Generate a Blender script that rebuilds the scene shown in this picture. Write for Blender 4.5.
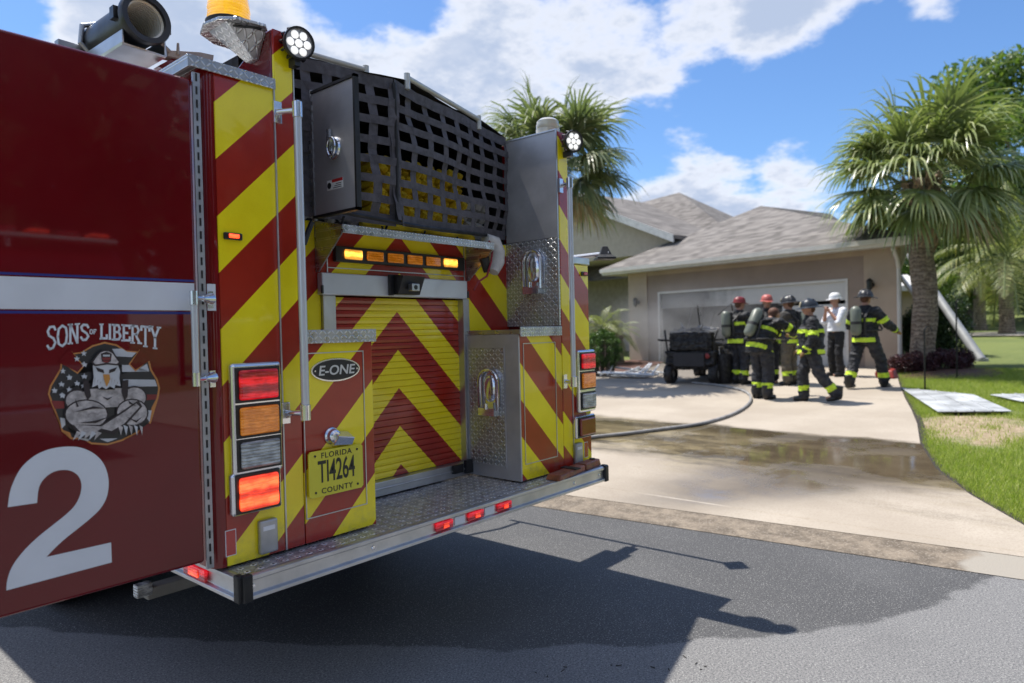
import bpy, bmesh, math, random
import numpy as np
from mathutils import Vector, Matrix, noise as mnoise
random.seed(7); np.random.seed(7)
scene = bpy.context.scene
for o in list(bpy.data.objects): bpy.data.objects.remove(o)

# ------------------------------------------------------------------ camera
F = 683.0
YAW, PITCH, ROLL = math.radians(49.8), math.radians(-0.9), math.radians(1.3)
CAM = Vector((-1.186, -2.441, 1.55))
_f0 = Vector((math.sin(YAW), math.cos(YAW), 0)); _r0 = Vector((math.cos(YAW), -math.sin(YAW), 0)); _u0 = Vector((0, 0, 1))
FWD = _f0*math.cos(PITCH) + _u0*math.sin(PITCH); _up = _u0*math.cos(PITCH) - _f0*math.sin(PITCH)
RGT = _r0*math.cos(ROLL) - _up*math.sin(ROLL); UPV = _up*math.cos(ROLL) + _r0*math.sin(ROLL)
cd = bpy.data.cameras.new('camera'); cam = bpy.data.objects.new('camera', cd); scene.collection.objects.link(cam)
cam.matrix_world = Matrix(((RGT.x, UPV.x, -FWD.x, CAM.x), (RGT.y, UPV.y, -FWD.y, CAM.y), (RGT.z, UPV.z, -FWD.z, CAM.z), (0, 0, 0, 1)))
cd.sensor_width = 36; cd.lens = 36*F/1024; cd.clip_start = .05; cd.clip_end = 2000
cd.dof.use_dof = True; cd.dof.focus_distance = 3.1; cd.dof.aperture_fstop = 2.2
scene.camera = cam

# ------------------------------------------------------------------ light
SUND = Vector((0.03, -0.44, -1)).normalized()          # the way the light travels
sun_el = math.asin(-SUND.z); sun_az = math.atan2(-SUND.x, -SUND.y)   # azimuth from +Y towards +X
sl = bpy.data.lights.new('sun', 'SUN'); sl.energy = 4.95; sl.angle = math.radians(.53); sl.color = (1, .95, .87)
so = bpy.data.objects.new('sun', sl); scene.collection.objects.link(so)
so.rotation_euler = SUND.to_track_quat('-Z', 'Y').to_euler(); so.location = (0, 0, 30)
scene.view_settings.view_transform = 'Standard'; scene.view_settings.look = 'None'
scene.view_settings.exposure = 0.5; scene.view_settings.gamma = 1
scene.render.engine = 'CYCLES'
scene.render.resolution_x = 1024; scene.render.resolution_y = 683

def ray(px, py): return FWD + RGT*((px-512)/F) - UPV*((py-341.5)/F)
def pt(px, py, ax, v):
    r = ray(px, py); i = 'XYZ'.index(ax); return CAM + r*((v-CAM[i])/r[i])
def at(px, py, d): return CAM + ray(px, py)*d
def onplane(px, py, n, d):
    n = Vector(n); r = ray(px, py); return CAM + r*((d-n.dot(CAM))/n.dot(r))
K = .45/13
def gz(x):
    if x < 4: return 0.0
    if x < 42: return K*(x-4)
    return K*38 + .075*(x-42) if x < 110 else K*38 + .075*68 + .03*(x-110)
def gp(px, py): return onplane(px, py, (-K, 0, 1), -4*K)

# ------------------------------------------------------------------ node helper
class NT:
    def __init__(s, nt): s.nt = nt; s.n = nt.nodes; s.l = nt.links
    def put(s, sock, v):
        if isinstance(v, bpy.types.NodeSocket): s.l.new(v, sock)
        elif v is not None:
            if sock.type == 'RGBA' and len(v) == 3: v = (*v, 1)
            sock.default_value = v
    def math(s, op, a, b=None, c=None, clamp=False):
        m = s.n.new('ShaderNodeMath'); m.operation = op; m.use_clamp = clamp
        for i, v in enumerate((a, b, c)):
            if v is not None: s.put(m.inputs[i], v)
        return m.outputs[0]
    def vm(s, op, a, b=None, out=0):
        m = s.n.new('ShaderNodeVectorMath'); m.operation = op; s.put(m.inputs[0], a)
        if b is not None: s.put(m.inputs[1], b)
        return m.outputs[out]
    def mix(s, f, a, b):
        m = s.n.new('ShaderNodeMix'); m.data_type = 'RGBA'; s.put(m.inputs[0], f); s.put(m.inputs[6], a); s.put(m.inputs[7], b); return m.outputs[2]
    def obj(s): return s.n.new('ShaderNodeTexCoord').outputs['Object']
    def xyz(s, v): m = s.n.new('ShaderNodeSeparateXYZ'); s.put(m.inputs[0], v); return m.outputs[0], m.outputs[1], m.outputs[2]
    def comb(s, x, y, z):
        m = s.n.new('ShaderNodeCombineXYZ')
        for i, v in enumerate((x, y, z)): s.put(m.inputs[i], v)
        return m.outputs[0]
    def noise(s, vec, scale, detail=4, rough=.55, out=0):
        m = s.n.new('ShaderNodeTexNoise'); s.put(m.inputs['Vector'], vec); m.inputs['Scale'].default_value = scale
        m.inputs['Detail'].default_value = detail; m.inputs['Roughness'].default_value = rough; return m.outputs[out]
    def voro(s, vec, scale, out='Distance'):
        m = s.n.new('ShaderNodeTexVoronoi'); s.put(m.inputs['Vector'], vec); m.inputs['Scale'].default_value = scale; return m.outputs[out]
    def ramp(s, v, lo, hi, a=0., b=1., smooth=True):
        m = s.n.new('ShaderNodeMapRange'); m.interpolation_type = 'SMOOTHSTEP' if smooth else 'LINEAR'
        for i, q in enumerate((v, lo, hi, a, b)): s.put(m.inputs[i], q)
        return m.outputs[0]
    def bump(s, h, strength=.3, dist=.002):
        m = s.n.new('ShaderNodeBump'); m.inputs['Strength'].default_value = strength; m.inputs['Distance'].default_value = dist
        s.put(m.inputs['Height'], h); return m.outputs[0]

MATS = {}
def mat(name, col, rough=.5, metal=0, coat=0, var=.12, vs=6, bump=0, bs=60, bd=.003, emit=None, es=0, trans=0, spec=None, fn=None, alpha=None):
    if name in MATS: return MATS[name]
    m = bpy.data.materials.new(name); m.use_nodes = True; t = NT(m.node_tree)
    p = m.node_tree.nodes['Principled BSDF']
    ob = t.obj()
    if var:
        f = t.noise(ob, vs, 5); c1 = tuple(max(0, c*(1-var)) for c in col); c2 = tuple(min(1, c*(1+var)) for c in col)
        c = t.mix(t.ramp(f, .3, .7), c1, c2)
        t.put(p.inputs['Base Color'], c)
        t.put(p.inputs['Roughness'], t.ramp(t.noise(ob, vs*2.3, 4), .3, .7, max(0, rough*(1-var)), min(1, rough*(1+var))))
    else:
        p.inputs['Base Color'].default_value = (*col, 1); p.inputs['Roughness'].default_value = rough
    p.inputs['Metallic'].default_value = metal
    if coat: p.inputs['Coat Weight'].default_value = coat; p.inputs['Coat Roughness'].default_value = .03
    if trans: p.inputs['Transmission Weight'].default_value = trans
    if spec is not None: p.inputs['Specular IOR Level'].default_value = spec
    if emit: p.inputs['Emission Color'].default_value = (*emit, 1); p.inputs['Emission Strength'].default_value = es
    if bump: t.put(p.inputs['Normal'], t.bump(t.noise(ob, bs, 5), bump, bd))
    if fn: fn(t, p, ob)
    MATS[name] = m; return m

# ------------------------------------------------------------------ world: sky with clouds
w = bpy.data.worlds.new('World'); scene.world = w; w.use_nodes = True
t = NT(w.node_tree); bg = w.node_tree.nodes['Background']
sky = t.n.new('ShaderNodeTexSky'); sky.sky_type = 'NISHITA'; sky.sun_disc = False
sky.sun_elevation = sun_el; sky.sun_rotation = sun_az; sky.air_density = 1.0; sky.dust_density = .6; sky.ozone_density = 1.6
gen = t.n.new('ShaderNodeTexCoord').outputs['Generated']
nrm = t.vm('NORMALIZE', gen)
x, y, z = t.xyz(nrm)
zz = t.math('ADD', t.math('MAXIMUM', z, 0), .22)
pl = t.comb(t.math('DIVIDE', x, zz), t.math('DIVIDE', y, zz), t.math('MULTIPLY', z, .8))
n1 = t.noise(pl, 2.3, 12, .58); n2 = t.noise(t.vm('ADD', pl, (3.1, 1.7, .4)), 1.6, 8, .6)
n3 = t.noise(pl, 8.5, 8, .65)
def blob(px, py, rpx, wt):
    d = ray(px, py).normalized()
    dist = t.vm('DISTANCE', nrm, tuple(d), out=1)
    return t.ramp(dist, rpx/F, 0, 0, wt)
bias = None
for b in [(120, 40, 210, .75), (300, 70, 190, .7), (480, 90, 190, .85), (600, 45, 140, .8), (770, -5, 125, .8), (600, -60, 170, .5), (700, 20, 105, .7),
          (700, 195, 120, .8), (790, 168, 80, .75), (655, 205, 70, .7), (845, 140, 40, .5), (985, 78, 40, .62), (935, -5, 45, .6), (860, -40, 70, .5), (60, 150, 250, .6),
          (1150, 260, 160, .6), (-200, 100, 300, .7)]:
    q = blob(*b); bias = q if bias is None else t.math('MAXIMUM', bias, q)
hole = None
for b in [(345, 8, 60, .55), (420, 12, 45, .5), (8, 14, 42, .6), (635, 150, 60, .5), (730, 112, 62, .45), (800, 90, 60, .4), (900, 90, 120, .4)]:
    q = blob(*b); hole = q if hole is None else t.math('MAXIMUM', hole, q)
away = t.ramp(t.vm('DISTANCE', nrm, tuple(ray(512, 100).normalized()), out=1), .9, 1.3, 0, .34)   # scattered clouds in the rest of the sky
fld = t.math('ADD', t.math('SUBTRACT', t.math('MAXIMUM', bias, away), hole), t.math('ADD', t.math('MULTIPLY', t.math('SUBTRACT', n1, .5), 1.6), t.math('MULTIPLY', t.math('SUBTRACT', n3, .5), .35)))
mask = t.ramp(t.math('ADD', fld, t.math('MULTIPLY', t.math('SUBTRACT', n3, .5), .5)), .20, .60)
shade = t.math('SUBTRACT', 1, t.math('MULTIPLY', t.ramp(t.math('ADD', fld, t.math('MULTIPLY', t.math('SUBTRACT', n3, .5), .5)), .36, .80), t.ramp(n2, .22, .50, .35, 1.0)))
skyc = t.vm('MULTIPLY', sky.outputs[0], (.84, 1.12, 1.45))
cloud = t.mix(shade, (4.0, 4.8, 6.4), (8.4, 8.5, 8.9))
t.put(bg.inputs[0], t.mix(mask, skyc, cloud)); bg.inputs[1].default_value = .088

# ------------------------------------------------------------------ mesh building
C = scene.collection
class MB:
    def __init__(s): s.v = []; s.f = []; s.m = []; s.T = None
    def add(s, vs, fs, mi=0):
        b = len(s.v)
        if s.T is not None: vs = [s.T @ Vector(v) for v in vs]
        s.v += [tuple(v) for v in vs]; s.f += [tuple(b+i for i in f) for f in fs]; s.m += [mi]*len(fs); return s
    def box(s, x0, x1, y0, y1, z0, z1, mi=0):
        return s.add([(x0,y0,z0),(x1,y0,z0),(x1,y1,z0),(x0,y1,z0),(x0,y0,z1),(x1,y0,z1),(x1,y1,z1),(x0,y1,z1)],
                     [(0,3,2,1),(4,5,6,7),(0,1,5,4),(1,2,6,5),(2,3,7,6),(3,0,4,7)], mi)
    def hexa(s, lo, hi, mi=0):      # two quads
        return s.add(list(lo)+list(hi), [(0,3,2,1),(4,5,6,7),(0,1,5,4),(1,2,6,5),(2,3,7,6),(3,0,4,7)], mi)
    def cyl(s, p0, p1, r0, r1=None, n=16, mi=0, caps=True):
        return s.tube([p0, p1], [r0, r0 if r1 is None else r1], n, mi, caps)
    def tube(s, path, r, n=10, mi=0, caps=True):
        path = [Vector(p) for p in path]; rs = r if isinstance(r, (list, tuple)) else [r]*len(path)
        vs = []; prev = None
        for i, p in enumerate(path):
            d = (path[min(i+1, len(path)-1)] - path[max(i-1, 0)]).normalized()
            if prev is None:
                a = Vector((0, 0, 1)) if abs(d.z) < .9 else Vector((1, 0, 0)); u = d.cross(a).normalized()
            else: u = (prev - d*prev.dot(d)).normalized()
            prev = u; q = d.cross(u)
            for k in range(n):
                an = 2*math.pi*k/n; vs.append(p + (u*math.cos(an) + q*math.sin(an))*rs[i])
        fs = []
        for i in range(len(path)-1):
            for k in range(n):
                a = i*n+k; b = i*n+(k+1) % n; fs.append((a, b, b+n, a+n))
        if caps: fs.append(tuple(range(n-1, -1, -1))); fs.append(tuple((len(path)-1)*n+k for k in range(n)))
        return s.add(vs, fs, mi)
    def lathe(s, prof, c, axis=(0, 0, 1), n=24, mi=0):   # prof: (radius, height) list
        ax = Vector(axis).normalized(); a = Vector((0, 0, 1)) if abs(ax.z) < .9 else Vector((1, 0, 0))
        u = ax.cross(a).normalized(); q = ax.cross(u); c = Vector(c); vs = []; fs = []
        for r, h in prof:
            for k in range(n):
                an = 2*math.pi*k/n; vs.append(c + ax*h + (u*math.cos(an)+q*math.sin(an))*max(r, 1e-4))
        for i in range(len(prof)-1):
            for k in range(n):
                a_ = i*n+k; b_ = i*n+(k+1) % n; fs.append((a_, b_, b_+n, a_+n))
        return s.add(vs, fs, mi)
    def sph(s, c, r, n=14, mi=0):
        r = (r, r, r) if isinstance(r, (int, float)) else r; vs = []; fs = []; m = n//2+1
        for i in range(m+1):
            th = math.pi*i/m
            for k in range(n):
                an = 2*math.pi*k/n
                vs.append((c[0]+r[0]*math.sin(th)*math.cos(an), c[1]+r[1]*math.sin(th)*math.sin(an), c[2]+r[2]*math.cos(th)))
        for i in range(m):
            for k in range(n):
                a_ = i*n+k; b_ = i*n+(k+1) % n; fs.append((a_+n, b_+n, b_, a_))
        return s.add(vs, fs, mi)
    def prism(s, pts, ext, mi=0):    # planar polygon extruded by vector ext
        ext = Vector(ext); n = len(pts); pts = [Vector(p) for p in pts]
        vs = pts + [p+ext for p in pts]
        return s.add(vs, [tuple(range(n)), tuple(range(2*n-1, n-1, -1))] + [(i, i+n, (i+1) % n+n, (i+1) % n) for i in range(n)], mi)
    def build(s, name, mats, parent=None, smooth=False, bevel=0, segs=2, loc=None, auto=None):
        me = bpy.data.meshes.new(name); me.from_pydata(s.v, [], s.f); me.validate()
        for m in (mats if isinstance(mats, (list, tuple)) else [mats]): me.materials.append(m)
        if len(me.polygons) == len(s.m): me.polygons.foreach_set('material_index', s.m)
        b = bmesh.new(); b.from_mesh(me); bmesh.ops.remove_doubles(b, verts=b.verts, dist=1e-6); bmesh.ops.recalc_face_normals(b, faces=b.faces); b.to_mesh(me); b.free()
        o = bpy.data.objects.new(name, me); C.objects.link(o)
        if smooth: me.polygons.foreach_set('use_smooth', [True]*len(me.polygons)); me.set_sharp_from_angle(angle=math.radians(auto or 40))
        if bevel:
            bm_ = o.modifiers.new('bevel', 'BEVEL'); bm_.width = bevel; bm_.segments = segs; bm_.limit_method = 'ANGLE'; bm_.angle_limit = math.radians(40)
            bm_.harden_normals = False
        if parent: o.parent = parent
        if loc: o.location = loc
        return o

def thing(name, label, cat, loc=(0,0,0), rz=0, group=None):
    o = bpy.data.objects.new(name, None); C.objects.link(o); o.location = loc; o.rotation_euler = (0, 0, rz); o.empty_display_size = .2
    o['label'] = label; o['category'] = cat
    if group: o['group'] = group
    return o
def tag(o, label=None, cat=None, group=None, kind=None):
    if label: o['label'] = label
    if cat: o['category'] = cat
    if group: o['group'] = group
    if kind: o['kind'] = kind
    return o
def text_geo(mb, s, M, sx=1, sy=1, thick=.001, offset=0, mi=0, align='CENTER', shear=0, space=1):
    cu = bpy.data.curves.new('t', 'FONT'); cu.body = s; cu.align_x = align; cu.align_y = 'CENTER'; cu.size = 1; cu.extrude = thick/2; cu.offset = offset; cu.shear = shear; cu.space_character = space
    cu.resolution_u = 4
    ob = bpy.data.objects.new('t', cu); C.objects.link(ob); dg = bpy.context.evaluated_depsgraph_get(); me = ob.evaluated_get(dg).to_mesh()
    vs = [M @ Vector((v.co.x*sx, v.co.y*sy, v.co.z)) for v in me.vertices]; fs = [tuple(p.vertices) for p in me.polygons]
    mb.add(vs, fs, mi); bpy.data.objects.remove(ob); bpy.data.curves.remove(cu)
def rearM(x, y, z): return Matrix(((1, 0, 0, x), (0, 0, -1, y), (0, 1, 0, z), (0, 0, 0, 1)))   # text plane facing -Y
def leftM(x, y, z): return Matrix(((0, 0, -1, x), (-1, 0, 0, y), (0, 1, 0, z), (0, 0, 0, 1)))   # facing -X

# ------------------------------------------------------------------ materials
def chev(phase):
    def fn(t, p, ob):
        x, y, z = t.xyz(ob)
        v = t.math('ADD', z, t.math('ABSOLUTE', t.math('SUBTRACT', x, 1.262)))
        fr = t.math('FRACT', t.math('DIVIDE', t.math('ADD', t.math('SUBTRACT', v, phase), 41.7), .417))
        k = t.math('LESS_THAN', fr, .5)
        # thin seam where the two films meet
        n = t.noise(ob, 5, 6); n2_ = t.noise(ob, 140, 2)
        ye = t.mix(t.ramp(n, .3, .7), (.84, .67, .006), (.93, .77, .012)); re = t.mix(t.ramp(n, .3, .7), (.30, .014, .006), (.38, .020, .008))
        hex_ = t.ramp(t.voro(ob, 260), 0, .5, .94, 1.03)
        c = t.mix(k, re, ye); c = t.vm('MULTIPLY', c, t.comb(hex_, hex_, hex_))
        drt = t.math('MULTIPLY', t.ramp(z, .95, .68), t.ramp(t.noise(ob, 9, 6, .7), .42, .75)); c = t.mix(t.math('MULTIPLY', drt, .55), c, (.16, .13, .10))
        t.put(p.inputs['Base Color'], c); t.put(p.inputs['Normal'], t.bump(t.noise(ob, 3, 2), .05, .01))
    return fn
chev_out = mat('chevron_outer', (1, 0, 0), .22, coat=.5, var=0, fn=chev(.087))
chev_in = mat('chevron_inner', (1, 0, 0), .25, coat=.4, var=0, fn=chev(.0))
red = mat('maroon_paint', (.135, .002, .005), .22, coat=.7, var=.08, vs=2, spec=.25)
red2 = mat('red_paint', (.17, .004, .006), .2, coat=.8, spec=.25, var=.06, vs=2)
alu = mat('brushed_aluminium', (.55, .56, .58), .38, .9, var=.12, bump=.08, bs=80)
alud = mat('dull_aluminium', (.40, .41, .43), .48, .85, var=.2, bump=.1)
def steelfn(t, p, ob):
    s = t.vm('MULTIPLY', ob, (4, 4, 180)); t.put(p.inputs['Roughness'], t.ramp(t.noise(s, 3, 4), .3, .7, .48, .6))
    t.put(p.inputs['Base Color'], t.mix(t.ramp(t.noise(ob, 4, 4), .3, .7), (.40, .39, .40), (.54, .53, .54)))
steel = mat('brushed_steel', (.45, .45, .47), .5, .6, var=0, fn=steelfn)
chrome = mat('chrome', (.74, .75, .79), .14, .88, var=.06)
white_metal = mat('silver_white_metal', (.62, .64, .68), .3, .35, var=.05)
black = mat('black_rubber', (.012, .012, .013), .55, var=.3)
blackp = mat('black_plastic', (.018, .018, .02), .35, var=.2)
darkin = mat('dark_interior', (.012, .011, .011), .8, var=.3)
netm = mat('black_webbing', (.085, .080, .092), .85, var=.25, vs=20, bump=.5, bs=300)
white = mat('white_reflective', (.70, .72, .76), .35, var=.04, coat=.2)
blue = mat('blue_pinstripe', (.02, .035, .22), .35, var=.05)
def plate(sc, axes, base=(.50, .50, .50), dots=False, shapeb=1.0):
    def fn(t, p, ob):
        x, y, z = t.xyz(ob); A = {'x': x, 'y': y, 'z': z}; u = t.math('MULTIPLY', A[axes[0]], sc); v = t.math('MULTIPLY', A[axes[1]], sc)
        h = None
        for sg, off in ((1, 0), (-1, .5)):
            a = t.math('ADD', t.math('MULTIPLY', t.math('ADD', u, t.math('MULTIPLY', v, sg)), .7071), off)
            b = t.math('ADD', t.math('MULTIPLY', t.math('SUBTRACT', v, t.math('MULTIPLY', u, sg)), .7071), off)
            fa = t.math('SUBTRACT', t.math('FRACT', t.math('ADD', a, 100)), .5); fb = t.math('SUBTRACT', t.math('FRACT', t.math('ADD', b, 100)), .5)
            e = t.math('ADD', t.math('POWER', t.math('DIVIDE', fa, .40), 2), t.math('POWER', t.math('DIVIDE', fb, .13), 2))
            q = t.ramp(e, 1.2, .3); h = q if h is None else t.math('MAXIMUM', h, q)
        if dots:
            u2 = t.math('SUBTRACT', t.math('FRACT', t.math('ADD', t.math('MULTIPLY', x, 1/.052), 100)), .5)
            v2 = t.math('SUBTRACT', t.math('FRACT', t.math('ADD', t.math('MULTIPLY', y, 1/.052), 100)), .5)
            r = t.math('SQRT', t.math('ADD', t.math('POWER', u2, 2), t.math('POWER', v2, 2)))
            ring = t.ramp(r, .30, .20); hole_ = t.ramp(r, .12, .09)
            h = t.math('ADD', t.math('MULTIPLY', h, .5), t.math('MULTIPLY', ring, 1.3))
            c = t.mix(hole_, t.mix(ring, t.mix(t.ramp(t.noise(ob, 30, 5), .3, .7), (.34, .335, .34), (.58, .575, .58)), (.95, .95, .95)), (.01, .01, .01))
            c = t.mix(t.math('MULTIPLY', t.ramp(t.noise(ob, 7, 6, .7), .5, .75), .4), c, (.16, .15, .14))
        else:
            c = t.mix(h, t.mix(t.ramp(t.noise(ob, 12, 5), .3, .7), tuple(b_*.75 for b_ in base), base), tuple(min(1, b_*1.45) for b_ in base))
        t.put(p.inputs['Base Color'], c); t.put(p.inputs['Normal'], t.bump(h, .9*shapeb, .003))
        t.put(p.inputs['Roughness'], t.ramp(t.noise(ob, 20, 4), .3, .7, .22, .45))
    return fn
tread_xy = mat('tread_plate_flat', (.5,)*3, .3, .9, var=0, fn=plate(34, 'xy'))
tread_xz = mat('tread_plate_rear', (.5,)*3, .3, .9, var=0, fn=plate(34, 'xz'))
tread_yz = mat('tread_plate_side', (.5,)*3, .3, .7, var=0, fn=plate(30, 'yz', (.46, .46, .46)))
deckm = mat('deck_plate', (.3,)*3, .4, .55, var=0, fn=plate(50, 'xy', dots=True))
def lens(name, col, es=0, glow=None, stripes=0):
    def fn(t, p, ob):
        x, y, z = t.xyz(ob)
        st = t.math('SINE', t.math('MULTIPLY', z, 520)); vx = t.math('SINE', t.math('MULTIPLY', x, 120))
        t.put(p.inputs['Normal'], t.bump(t.math('ADD', st, t.math('MULTIPLY', vx, .8)), .9, .003))
        wv = t.noise(t.vm('MULTIPLY', ob, (14, 14, 95)), 1, 3)
        pat = t.ramp(t.math('ADD', t.math('MULTIPLY', wv, .75), t.math('MULTIPLY', t.noise(ob, 30, 3), .35)), .36, .74)
        t.put(p.inputs['Base Color'], t.mix(t.ramp(pat, .15, .95), tuple(c_*.62 for c_ in col), tuple(min(1, c_*1.25+.03) for c_ in col)))
        if es:
            f = t.ramp(t.math('SINE', t.math('ADD', t.math('MULTIPLY', z, 2*math.pi/stripes), t.math('MULTIPLY', t.noise(ob, 22, 3), 2.5))), -1, 1, .3, 1.45) if stripes else 1.0
            if stripes: f = t.math('MULTIPLY', f, t.ramp(pat, .1, .9, .7, 1.15))
            t.put(p.inputs['Emission Strength'], t.math('MULTIPLY', f, es))
    return mat(name, col, .15, var=.1, coat=1, emit=glow or col, es=es, fn=fn)
l_red = lens('red_lens', (.30, .004, .006), .28, (1, .0, .012), .06)
l_redon = lens('lit_red_lens', (.4, .01, .004), 2.2, (1, .06, .015), .062)
l_amb = lens('amber_lens', (.90, .24, .008), .12, (1, .3, .01))
l_ambon = lens('lit_amber_lens', (.9, .35, .02), 1.8, (1, .42, .05), .05)
l_clr = lens('clear_lens', (.50, .52, .50))
beac = lens('beacon_amber', (.95, .45, .01), .55, (1, .5, .02))

# ------------------------------------------------------------------ the ground
def sheet(name, xs, ys, zoff, m, zfun=gz, extra=None):
    mb = MB(); nx, ny = len(xs), len(ys)
    vs = [(x_, y_, zfun(x_)+zoff+(extra(x_, y_) if extra else 0)) for x_ in xs for y_ in ys]
    fs = [(i*ny+j, (i+1)*ny+j, (i+1)*ny+j+1, i*ny+j+1) for i in range(nx-1) for j in range(ny-1)]
    mb.add(vs, fs); o = mb.build(name, m, smooth=True); tag(o, kind='structure'); return o
def roadedge(y_): return 3.64 - .10*y_
def grassfn(t, p, ob):
    x, y, z = t.xyz(ob)
    n = t.noise(ob, .5, 6, .6); n2_ = t.noise(ob, 12, 6, .7); n3 = t.noise(ob, 90, 3)
    c = t.mix(t.ramp(n, .35, .65), (.085, .125, .02), (.15, .19, .035)); c = t.mix(t.ramp(n2_, .3, .75), c, (.20, .22, .07))
    c = t.mix(t.math('MULTIPLY', t.ramp(n3, .4, .7), .5), c, (.05, .08, .015))
    # bare sandy patch by the drive
    d = t.vm('DISTANCE', t.vm('MULTIPLY', ob, (.62, 1, 0)), (9.35*.62, -1.3, 0), out=1)
    bare = t.ramp(t.math('ADD', d, t.math('MULTIPLY', t.math('SUBTRACT', t.noise(ob, 1.6, 7, .7), .5), 2.2)), 1.0, .45)
    c = t.mix(bare, c, t.mix(t.ramp(t.noise(ob, 14, 6, .7), .35, .65), (.27, .20, .12), (.42, .33, .22)))
    t.put(p.inputs['Base Color'], c); t.put(p.inputs['Normal'], t.bump(t.noise(ob, 60, 5), .8, .03))
lawnm = mat('lawn', (.06, .1, .01), .9, var=0, fn=grassfn)
xs = [3.2, 3.8, 4.2, 5, 6, 8, 10, 13, 17, 22, 30, 36, 42, 48, 56, 70, 90, 110, 160, 300, 700]
sheet('lawn', xs, [-500, -60, -20, -8, 0, 8, 20, 60, 500], -.02, lawnm)
def asphfn(t, p, ob):
    x, y, z = t.xyz(ob)
    g = t.noise(ob, 95, 6, .9); sp = t.voro(ob, 75); big = t.noise(ob, 1.1, 6, .6)
    dry = t.mix(t.ramp(g, .38, .62), (.07, .07, .073), (.25, .246, .24)); wet = t.mix(t.ramp(g, .38, .62), (.016, .016, .017), (.11, .108, .106))
    # wet patch: a pool of damp round the back of the engine
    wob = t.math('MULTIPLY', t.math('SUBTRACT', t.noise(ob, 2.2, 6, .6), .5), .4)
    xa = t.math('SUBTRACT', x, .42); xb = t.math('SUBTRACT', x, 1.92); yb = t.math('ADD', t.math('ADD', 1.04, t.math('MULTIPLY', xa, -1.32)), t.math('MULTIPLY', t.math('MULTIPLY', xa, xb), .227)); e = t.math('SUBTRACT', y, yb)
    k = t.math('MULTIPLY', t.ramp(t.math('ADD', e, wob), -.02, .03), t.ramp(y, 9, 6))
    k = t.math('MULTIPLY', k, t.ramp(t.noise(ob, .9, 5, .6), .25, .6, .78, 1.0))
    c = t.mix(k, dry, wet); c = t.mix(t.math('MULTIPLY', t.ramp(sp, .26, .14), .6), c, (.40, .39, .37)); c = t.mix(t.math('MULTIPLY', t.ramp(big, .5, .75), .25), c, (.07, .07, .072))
    cr = t.n.new('ShaderNodeTexVoronoi'); cr.feature = 'DISTANCE_TO_EDGE'; t.put(cr.inputs['Vector'], t.vm('ADD', ob, t.vm('MULTIPLY', t.noise(ob, 3, 5, .6, out=1), (.5, .5, 0)))); cr.inputs['Scale'].default_value = .35
    t.put(p.inputs['Base Color'], c); t.put(p.inputs['Roughness'], t.ramp(k, 0, 1, .88, .72))
    t.put(p.inputs['Normal'], t.bump(t.math('ADD', g, t.math('MULTIPLY', sp, .4)), .15, .002))
WETC = (.8, 2.0, 3.4, 3.3)
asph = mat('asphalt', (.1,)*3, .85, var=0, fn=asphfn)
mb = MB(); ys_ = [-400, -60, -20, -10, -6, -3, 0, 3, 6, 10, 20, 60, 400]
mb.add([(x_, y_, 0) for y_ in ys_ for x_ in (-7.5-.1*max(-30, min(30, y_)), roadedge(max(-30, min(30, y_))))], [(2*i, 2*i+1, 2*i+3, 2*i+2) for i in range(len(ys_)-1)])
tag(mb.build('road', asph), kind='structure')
tag(MB().add([(-500, -500, -.05), (3.4, -500, -.05), (3.4, 500, -.05), (-500, 500, -.05)], [(0, 1, 2, 3)]).build('verge', lawnm), kind='structure')
# brown concrete gutter strip between asphalt and drive
def gutfn(t, p, ob):
    x, y, z = t.xyz(ob); n = t.noise(ob, 6, 7, .7)
    c = t.mix(t.ramp(n, .35, .65), (.10, .078, .055), (.23, .185, .135)); c = t.mix(t.math('MULTIPLY', t.ramp(t.noise(ob, 60, 4), .5, .7), .6), c, (.34, .29, .23))
    c = t.mix(t.ramp(t.math('ADD', y, t.math('MULTIPLY', t.noise(ob, 3, 4), .4)), -1.62, -1.7), c, (.30, .27, .225))
    t.put(p.inputs['Base Color'], c); t.put(p.inputs['Normal'], t.bump(t.noise(ob, 80, 5), .7, .006))
gut = mat('gutter_concrete', (.2,)*3, .8, var=0, fn=gutfn)
mb = MB(); g_y = [-30, -10, -4, -2, 0, 2, 4, 10, 30]
mb.add([(roadedge(y_)+dx, y_, zz_) for y_ in g_y for dx, zz_ in ((-.02, .004), (.17, -.006+.014), (.42, .022))], [(3*i+j, 3*i+j+1, 3*i+j+4, 3*i+j+3) for i in range(len(g_y)-1) for j in (0, 1)])
tag(mb.build('gutter', gut), kind='structure')
tag(MB().add([(4.1, -16, .03), (14, -16, gz(14)+.03), (14, -6.5, gz(14)+.03), (4.1, -6.5, .03)], [(0, 1, 2, 3)]).build('added_reflection_slab', mat('plain_concrete', (.36, .32, .27), .85, var=.12, vs=1)), kind='structure')  # slab added out of view so the chrome mirrors a neutral tone
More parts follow.
